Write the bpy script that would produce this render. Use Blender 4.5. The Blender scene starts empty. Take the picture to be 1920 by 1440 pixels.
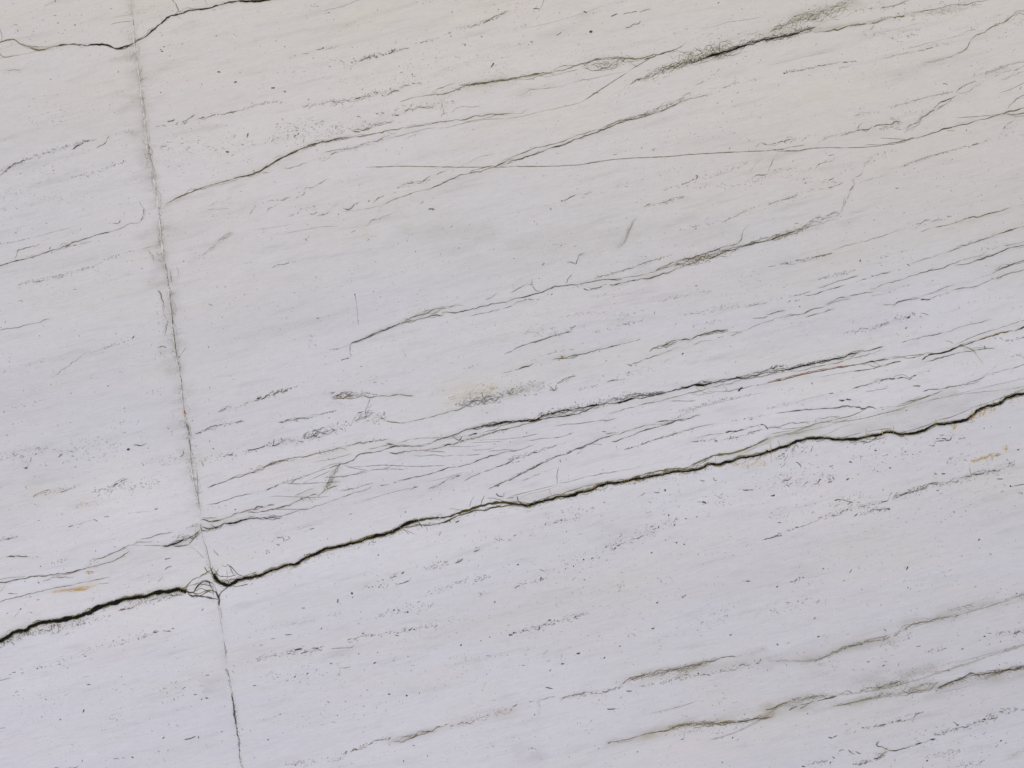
import bpy, math, random
import numpy as np

# ------------------------------------------------------------------ camera, light, exposure
scene = bpy.context.scene
PX = 1.25e-3                     # one photograph pixel on the stone, in metres (frame 2.4 m x 1.8 m)
CZ = 1.25                        # height of the frame centre
cam_d = bpy.data.cameras.new('camera')
cam = bpy.data.objects.new('camera', cam_d)
scene.collection.objects.link(cam)
DIST = 3.6
cam.location = (0, -DIST, CZ)
cam.rotation_euler = (math.radians(90), 0, 0)
cam_d.sensor_width = 36
cam_d.lens = 36 * DIST / (1920 * PX)
cam_d.clip_end = 100
scene.camera = cam

world = bpy.data.worlds.new('World')
scene.world = world
world.use_nodes = True
bg = world.node_tree.nodes['Background']
bg.inputs['Color'].default_value = (0.875, 0.9125, 1.0, 1)
bg.inputs['Strength'].default_value = 0.80

def area(name, loc, target, sx, sy, power, color):
    l = bpy.data.lights.new(name, 'AREA')
    l.shape = 'RECTANGLE'; l.size = sx; l.size_y = sy
    l.energy = power; l.color = color
    o = bpy.data.objects.new(name, l)
    scene.collection.objects.link(o)
    o.location = loc
    from mathutils import Vector
    d = Vector(target) - Vector(loc)
    o.rotation_euler = d.to_track_quat('-Z', 'Y').to_euler()
    return o
area('softbox_top', (-0.2, -2.0, 3.7), (0.3, 0, 2.0), 4.2, 1.0, 21, (1.0, 0.86, 0.50))
area('softbox_low', (-1.3, -2.0, -0.9), (-0.7, 0, 0.7), 2.6, 1.0, 15, (0.76, 0.78, 1.0))

scene.view_settings.view_transform = 'Standard'
scene.view_settings.look = 'None'
scene.view_settings.exposure = 0.0
scene.view_settings.gamma = 1.0
scene.view_settings.use_curve_mapping = False
scene.cycles.transparent_max_bounces = 48
scene.cycles.max_bounces = 4
scene.cycles.use_denoising = False

rng = np.random.default_rng(11)
random.seed(5)

def world_xz(p):
    """photograph pixel -> position on the slab face"""
    p = np.asarray(p, float)
    return np.stack([(p[..., 0] - 960) * PX, CZ - (p[..., 1] - 720) * PX], -1)

# ------------------------------------------------------------------ materials
def shader_base(name):
    m = bpy.data.materials.new(name); m.use_nodes = True
    nt = m.node_tree; nt.nodes.clear()
    out = nt.nodes.new('ShaderNodeOutputMaterial')
    return m, nt, out

def N(nt, t, **kw):
    n = nt.nodes.new(t)
    for k, v in kw.items():
        if k == 'op': n.operation = v
        else: setattr(n, k, v)
    return n

def math_node(nt, op, a, b=None, c=None, clamp=False):
    n = nt.nodes.new('ShaderNodeMath'); n.operation = op; n.use_clamp = clamp
    for i, v in enumerate((a, b, c)):
        if v is None: continue
        if hasattr(v, 'is_linked') or hasattr(v, 'links'): nt.links.new(v, n.inputs[i])
        else: n.inputs[i].default_value = v
    return n.outputs[0]

def noise(nt, vec, scale, detail=3, rough=0.5, off=0.0):
    n = nt.nodes.new('ShaderNodeTexNoise'); n.noise_dimensions = '4D'
    n.inputs['Scale'].default_value = scale; n.inputs['Detail'].default_value = detail
    n.inputs['Roughness'].default_value = rough; n.inputs['W'].default_value = off
    nt.links.new(vec, n.inputs['Vector'])
    return n.outputs['Fac']

def ramp(nt, val, a, b, c=0.0, d=1.0, smooth=True):
    n = nt.nodes.new('ShaderNodeMapRange')
    if smooth: n.interpolation_type = 'SMOOTHSTEP'
    n.inputs['From Min'].default_value = a; n.inputs['From Max'].default_value = b
    n.inputs['To Min'].default_value = c; n.inputs['To Max'].default_value = d
    nt.links.new(val, n.inputs['Value'])
    return n.outputs['Result']

def mixc(nt, fac, a, b, mode='MIX'):
    n = nt.nodes.new('ShaderNodeMix'); n.data_type = 'RGBA'; n.blend_type = mode
    ins = [i for i in n.inputs if i.enabled]
    f = n.inputs['Factor'] if not hasattr(fac, 'x') else None
    fi = n.inputs[0]; ai = n.inputs[6]; bi = n.inputs[7]
    for s, v in ((fi, fac), (ai, a), (bi, b)):
        if hasattr(v, 'links'): nt.links.new(v, s)
        else: s.default_value = v
    return n.outputs[2]

BED = math.radians(14)           # bedding rises to the right

def stone_material():
    m, nt, out = shader_base('white_quartzite')
    tc = N(nt, 'ShaderNodeTexCoord')
    mp = N(nt, 'ShaderNodeMapping')
    mp.inputs['Rotation'].default_value = (0, BED, 0)
    nt.links.new(tc.outputs['Object'], mp.inputs['Vector'])
    # stretched bedding coordinates
    st = N(nt, 'ShaderNodeMapping'); st.inputs['Scale'].default_value = (0.13, 1, 1.0)
    nt.links.new(mp.outputs[0], st.inputs['Vector'])
    st2 = N(nt, 'ShaderNodeMapping'); st2.inputs['Scale'].default_value = (0.35, 1, 1.0)
    nt.links.new(mp.outputs[0], st2.inputs['Vector'])
    at = N(nt, 'ShaderNodeAttribute'); at.attribute_name = 'tint'
    vec0, vec1, vec2 = mp.outputs[0], st.outputs[0], st2.outputs[0]
    base = (0.66, 0.645, 0.655, 1)
    cream = (0.655, 0.628, 0.600, 1)
    blue = (0.615, 0.620, 0.668, 1)
    pink = (0.675, 0.625, 0.638, 1)
    n1 = noise(nt, vec2, 2.2, 3, 0.5, 1.0)
    c = mixc(nt, ramp(nt, n1, 0.5, 0.68, 0, 0.38), base, cream)
    n2 = noise(nt, vec2, 3.0, 3, 0.5, 7.0)
    c = mixc(nt, ramp(nt, n2, 0.5, 0.70, 0, 0.22), c, blue)
    n3 = noise(nt, vec2, 5.0, 3, 0.6, 17.0)
    c = mixc(nt, ramp(nt, n3, 0.54, 0.72, 0, 0.55), c, pink)
    # bedding streaks, wide and fine
    s1 = noise(nt, vec1, 14, 5, 0.62, 3.0)
    c = mixc(nt, ramp(nt, s1, 0.50, 0.75, 0, 0.26), c, (0.50, 0.485, 0.47, 1))
    s2 = noise(nt, vec1, 42, 4, 0.65, 4.0)
    c = mixc(nt, ramp(nt, s2, 0.50, 0.76, 0, 0.46), c, (0.47, 0.46, 0.46, 1))
    s3 = noise(nt, vec2, 30, 5, 0.7, 9.0)
    c = mixc(nt, ramp(nt, s3, 0.35, 0.20, 0, 0.45), c, (0.76, 0.75, 0.76, 1))
    # crystal grain and mottling
    g1 = noise(nt, vec0, 60, 6, 0.75, 2.0)
    c = mixc(nt, ramp(nt, g1, 0.35, 0.65, 0.0, 1.0), mixc(nt, 1.0, c, (0.982, 0.982, 0.985, 1), 'MULTIPLY'), mixc(nt, 1.0, c, (1.012, 1.012, 1.012, 1), 'MULTIPLY'))
    g2 = noise(nt, vec0, 420, 2, 0.6, 5.0)
    c = mixc(nt, ramp(nt, g2, 0.3, 0.7, 0.0, 1.0), mixc(nt, 1.0, c, (0.95, 0.95, 0.955, 1), 'MULTIPLY'), mixc(nt, 1.0, c, (1.035, 1.035, 1.03, 1), 'MULTIPLY'))
    s4 = noise(nt, vec1, 190, 4, 0.72, 40.0)
    c = mixc(nt, ramp(nt, s4, 0.32, 0.68, 0.0, 1.0), mixc(nt, 1.0, c, (0.962, 0.962, 0.965, 1), 'MULTIPLY'), mixc(nt, 1.0, c, (1.028, 1.028, 1.028, 1), 'MULTIPLY'))
    s5 = noise(nt, vec1, 75, 3, 0.6, 44.0)
    c = mixc(nt, ramp(nt, s5, 0.54, 0.78, 0, 0.17), c, (0.44, 0.42, 0.39, 1))
    # dusting of tiny dark crystals gathered in beds
    d1 = noise(nt, st2.outputs[0], 330, 1, 0.5, 12.0)
    gate = noise(nt, vec1, 9, 3, 0.6, 30.0)
    dd = math_node(nt, 'MULTIPLY', ramp(nt, d1, 0.63, 0.76, 0, 0.6), ramp(nt, gate, 0.42, 0.66, 0.05, 1.0))
    c = mixc(nt, dd, c, (0.26, 0.25, 0.25, 1))
    # stains, bed tones and painted warm top light, stored as colour on the mesh
    c = mixc(nt, 1.0, c, at.outputs['Color'], 'MULTIPLY')
    b = N(nt, 'ShaderNodeBsdfPrincipled')
    nt.links.new(c, b.inputs['Base Color'])
    rr = noise(nt, vec0, 25, 4, 0.6, 21.0)
    nt.links.new(ramp(nt, rr, 0.2, 0.8, 0.30, 0.42), b.inputs['Roughness'])
    b.inputs['IOR'].default_value = 1.5
    b.inputs['Specular IOR Level'].default_value = 0.35
    nt.links.new(b.outputs[0], out.inputs['Surface'])
    return m

def vein_material():
    m, nt, out = shader_base('vein_mineral')
    at = N(nt, 'ShaderNodeAttribute'); at.attribute_name = 'mineral'
    tc = N(nt, 'ShaderNodeTexCoord')
    n1 = noise(nt, tc.outputs['Object'], 260, 3, 0.65, 1.0)
    a = math_node(nt, 'MULTIPLY', at.outputs['Alpha'], ramp(nt, n1, 0.30, 0.60, 0.72, 1.12))
    solid = math_node(nt, 'MULTIPLY_ADD', at.outputs['Alpha'], 5.0, -4.0)
    a = math_node(nt, 'MAXIMUM', a, solid)
    a = math_node(nt, 'MINIMUM', a, 1.0)
    b = N(nt, 'ShaderNodeBsdfPrincipled')
    n2 = noise(nt, tc.outputs['Object'], 60, 3, 0.6, 8.0)
    c = mixc(nt, ramp(nt, n2, 0.35, 0.65, 0, 0.5), at.outputs['Color'], mixc(nt, 1.0, at.outputs['Color'], (1.5, 1.35, 1.0, 1), 'MULTIPLY'))
    nt.links.new(c, b.inputs['Base Color'])
    b.inputs['Roughness'].default_value = 0.45
    b.inputs['Specular IOR Level'].default_value = 0.08
    nt.links.new(a, b.inputs['Alpha'])
    nt.links.new(b.outputs[0], out.inputs['Surface'])
    return m

M_STONE = stone_material()
M_VEIN = vein_material()

# ------------------------------------------------------------------ ribbon builder
COL = {
 'k': (0.006, 0.006, 0.004), 'd': (0.060, 0.049, 0.018), 'o': (0.155, 0.128, 0.050), 'l': (0.25, 0.225, 0.12),
 'g': (0.13, 0.110, 0.074), 'b': (0.19, 0.155, 0.095), 'y': (0.54, 0.36, 0.07), 'r': (0.30, 0.09, 0.02),
 'w': (0.86, 0.86, 0.86), 'p': (0.30, 0.235, 0.22), 's': (0.060, 0.050, 0.032), 'c': (0.55, 0.45, 0.25),
}

class Bag:
    def __init__(self): self.v = []; self.f = []; self.c = []; self.n = 0
    def build(self, name, parent):
        me = bpy.data.meshes.new(name)
        v = np.concatenate(self.v); f = np.concatenate(self.f); c = np.concatenate(self.c)
        me.vertices.add(len(v)); me.vertices.foreach_set('co', v.astype(np.float32).ravel())
        k = f.shape[1]
        me.loops.add(f.size); me.loops.foreach_set('vertex_index', f.astype(np.int32).ravel())
        me.polygons.add(len(f))
        me.polygons.foreach_set('loop_start', np.arange(0, f.size, k, dtype=np.int32))
        me.update(calc_edges=True)
        a = me.color_attributes.new('mineral', 'FLOAT_COLOR', 'POINT')
        a.data.foreach_set('color', c.astype(np.float32).ravel())
        me.materials.append(M_VEIN)
        o = bpy.data.objects.new(name, me); scene.collection.objects.link(o)
        o.parent = parent
        return o
    def extent(self):
        return sum(len(a) for a in self.v)

def noise1(n, step, wl, rg=rng):
    m = int(n * step / wl) + 3
    k = rg.normal(0, 1, m + 1)
    x = np.arange(n) * step / wl + rg.random()
    i = np.clip(x.astype(int), 0, m - 1); t = x - i
    if wl > 10: t = t * t * (3 - 2 * t)          # short waves stay angular, like the sutures in the stone
    return k[i] * (1 - t) + k[i + 1] * t

def resample(p, step):
    p = np.asarray(p, float)
    if len(p) > 2:                        # Chaikin once: soft corners
        q = [p[0]]
        for a, b in zip(p[:-1], p[1:]):
            q += [a * .8 + b * .2, a * .2 + b * .8]
        q.append(p[-1]); p = np.array(q)
    d = np.r_[0, np.cumsum(np.hypot(*np.diff(p, axis=0).T))]
    n = max(3, int(d[-1] / step) + 1)
    s = np.linspace(0, d[-1], n)
    return np.stack([np.interp(s, d, p[:, 0]), np.interp(s, d, p[:, 1])], 1), d[-1]

def normals(p):
    t = np.gradient(p, axis=0)
    t /= np.maximum(np.hypot(t[:, 0], t[:, 1]), 1e-6)[:, None]
    return np.stack([-t[:, 1], t[:, 0]], 1)

def frac(n, step, amp, wls=(45, 17, 8, 4.5), g=(.9, .75, .72, .45)):
    o = np.zeros(n)
    for w, a in zip(wls, g): o += noise1(n, step, w) * a
    return o * amp

def ribbon(bag, p, w, op, col, col_out=None, core=.35):
    """p: dense path in photo pixels; w full width px (scalar or array); op opacity array"""
    n = len(p); nn = normals(p)
    w = np.broadcast_to(w, n); op = np.broadcast_to(op, n)
    lo = {'k': .80, 'd': .62, 's': .5, 'g': .42, 'o': .25, 'l': .02, 'b': .12, 'c': .1, 'p': .1, 'y': .9, 'r': .9, 'w': .85}[col]   # darker minerals lie on top
    z0 = (lo + rng.uniform(0, .14)) * 1e-3
    cols = np.array(col if isinstance(col, tuple) else COL[col])
    co = cols if col_out is None else np.array(COL[col_out])
    V = []; C = []
    for s in (-1, -core, core, 1):
        q = world_xz(p + nn * (s * w / 2)[:, None])
        V.append(np.stack([q[:, 0], -(z0 + np.arange(n) * 3e-7) - 0.0, q[:, 1]], 1))
        al = np.zeros(n) if abs(s) == 1 else op
        cc = co if abs(s) == 1 else cols
        C.append(np.concatenate([np.broadcast_to(cc, (n, 3)), al[:, None]], 1))
    V = np.stack(V, 1).reshape(-1, 3); C = np.stack(C, 1).reshape(-1, 4)
    i = np.arange(n - 1)[:, None] * 4
    F = np.concatenate([np.concatenate([i + k, i + 4 + k, i + 5 + k, i + 1 + k], 1) for k in range(3)])
    bag.v.append(V); bag.c.append(C); bag.f.append(F + bag.n); bag.n += len(V)

def taper(n, t0, t1, k=.22):
    x = np.linspace(0, 1, n); y = np.ones(n)
    k = min(k, 16. / max(n, 1))
    if t0: y = np.minimum(y, .30 + x / k)
    if t1: y = np.minimum(y, .30 + (1 - x) / k)
    return np.clip(y, 0, 1)

def inside(pt): return 8 < pt[0] < 1912 and 3 < pt[1] < 1437

def line(bag, pts, w, op, col, jag=1.1, out=None, vary=.35, gap=0.0, fuzz=0, core=.35):
    p, L = resample(pts, 1.6)
    n = len(p)
    if n < 3: return p
    t0, t1 = inside(pts[0]), inside(pts[-1])
    env = np.minimum(1, np.minimum(np.arange(n), np.arange(n)[::-1]) / 6.)
    p = p + normals(p) * (frac(n, 1.6, jag * .62) * env)[:, None]
    tp = taper(n, t0, t1)
    ww = w * np.clip(1 + vary * noise1(n, 1.6, 14) + vary * .7 * noise1(n, 1.6, 5), .4, 1.8) * (.45 + .55 * tp)
    oo = op * np.clip(1 + .22 * noise1(n, 1.6, 20) + .2 * noise1(n, 1.6, 5), .3, 1.15) * tp
    if gap > 0:
        g = noise1(n, 1.6, 9) + .7 * noise1(n, 1.6, 4)
        oo = oo * np.clip((g + 1.2 - gap * 2) * 1.6, 0.06, 1)
    if core > .5: oo = np.where(tp > .5, np.maximum(oo, op), oo)
    ribbon(bag, p, ww, np.clip(oo, 0, 1), col, out, core)
    for _ in range(fuzz):                                 # faint companion threads
        q = p + normals(p) * (frac(n, 1.6, 1.0 + w * .35, (30, 12, 5), (1, .8, .5)) * env)[:, None]
        oc = noise1(n, 1.6, 18)
        ribbon(bag, q, .9 + .25 * w * rng.random(), np.clip(op * .55 * np.clip(oc + .3, 0, 1) * tp, 0, 1), out or col)
    return p

def roots(bag, p, dens, ln, cols, w=1.0, op=.6, side=0, ang=(35, 95)):
    n = len(p); nn = normals(p)
    for _ in range(int(n * 1.6 * dens)):
        i = rng.integers(1, n - 1)
        s = side if side else rng.choice([-1, 1])
        t = np.array([nn[i][1], -nn[i][0]]) * rng.choice([-1, 1])
        a = math.radians(rng.uniform(*ang))
        d = t * math.cos(a) + nn[i] * s * math.sin(a)
        L = ln * rng.lognormal(0, .45) * .8
        k = max(4, int(L / 1.5))
        q = [p[i].copy()]
        for _k in range(k):
            d = d + rng.normal(0, .28, 2); d /= np.hypot(*d)
            q.append(q[-1] + d * L / k)
        q = np.array(q)
        ribbon(bag, q, w * rng.uniform(.7, 1.4) * np.linspace(1, .45, len(q)), op * rng.uniform(.5, 1) * np.linspace(1, .35, len(q)), str(rng.choice(list(cols))))

def braid(bag, pts, env_w, n_str, w, op, col, jag=1.0):
    p, L = resample(pts, 1.6); n = len(p); nn = normals(p)
    t0, t1 = inside(pts[0]), inside(pts[-1])
    e = taper(n, t0, t1, .3)
    for k in range(n_str):
        a = rng.uniform(0, .55); b = rng.uniform(.45, 1)
        if k < 2: a, b = 0, 1
        i0, i1 = int(a * n), max(int(a * n) + 8, int(b * n))
        i1 = min(i1, n)
        if i1 - i0 < 5: continue
        m = i1 - i0
        off = (noise1(m, 1.6, 38) * .45 + noise1(m, 1.6, 14) * .42 + noise1(m, 1.6, 6.5) * .26 + noise1(m, 1.6, 3.5) * .12) * env_w * .52
        off = np.clip(off, -env_w * .6, env_w * .6)
        q = p[i0:i1] + nn[i0:i1] * (off * e[i0:i1])[:, None]
        tp = taper(m, True, True, .15) if k >= 2 else taper(m, t0, t1, .15)
        oo = op * 1.15 * rng.uniform(.55, 1) * tp * np.clip(.75 + .5 * noise1(m, 1.6, 12), .12, 1.2)
        ribbon(bag, q, w * .85 * np.clip(1 + .4 * noise1(m, 1.6, 7), .4, 1.8), np.clip(oo, 0, 1), col)
    return p

def speck(bag, c, L, w, ang, op, col):
    g_ = rng.lognormal(0, .28); L *= g_; w *= min(g_, 1.25)
    k = 4 if L < 5 else 7
    t = np.linspace(-.5, .5, k)
    q = np.stack([c[0] + t * L * math.cos(ang), c[1] - t * L * math.sin(ang)], 1)
    q += rng.normal(0, min(.5, L * .09), q.shape)
    ww = w * np.array([.35] + list(rng.uniform(.75, 1.25, k - 2)) + [.35])
    ribbon(bag, q, ww, op, col, core=.5)

def dust(bag, pts, spread, dens, op, col, size=.85, dash=.26):
    """specks and short dashes scattered along a path"""
    p, L = resample(pts, 2.0); n = len(p); nn = normals(p)
    N_ = int(L * dens * 1.45)
    for _ in range(N_):
        i = rng.integers(0, n); f = i / n
        e = min(1, .25 + 3 * min(f, 1 - f)) 
        o = rng.normal(0, spread * .42) * e
        c = p[i] + nn[i] * o
        tan = math.atan2(-(-nn[i][0]), nn[i][1]) if False else math.atan2(nn[i][0], nn[i][1])
        r = rng.random()
        ang = tan + rng.normal(.12, .45)
        cc = col if rng.random() < .8 else str(rng.choice(['g', 'b', 's']))
        if r < dash: speck(bag, c, rng.uniform(2.5, 6.5) * size, rng.uniform(.9, 1.6) * size, ang, op * rng.uniform(.35, 1), cc)
        else: speck(bag, c, rng.uniform(1.0, 2.6) * size, rng.uniform(.9, 1.9) * size, ang, op * rng.uniform(.25, 1), cc)

# stains in the body of the stone: soft strokes painted on the slab's own mesh
STAINS = []

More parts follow.
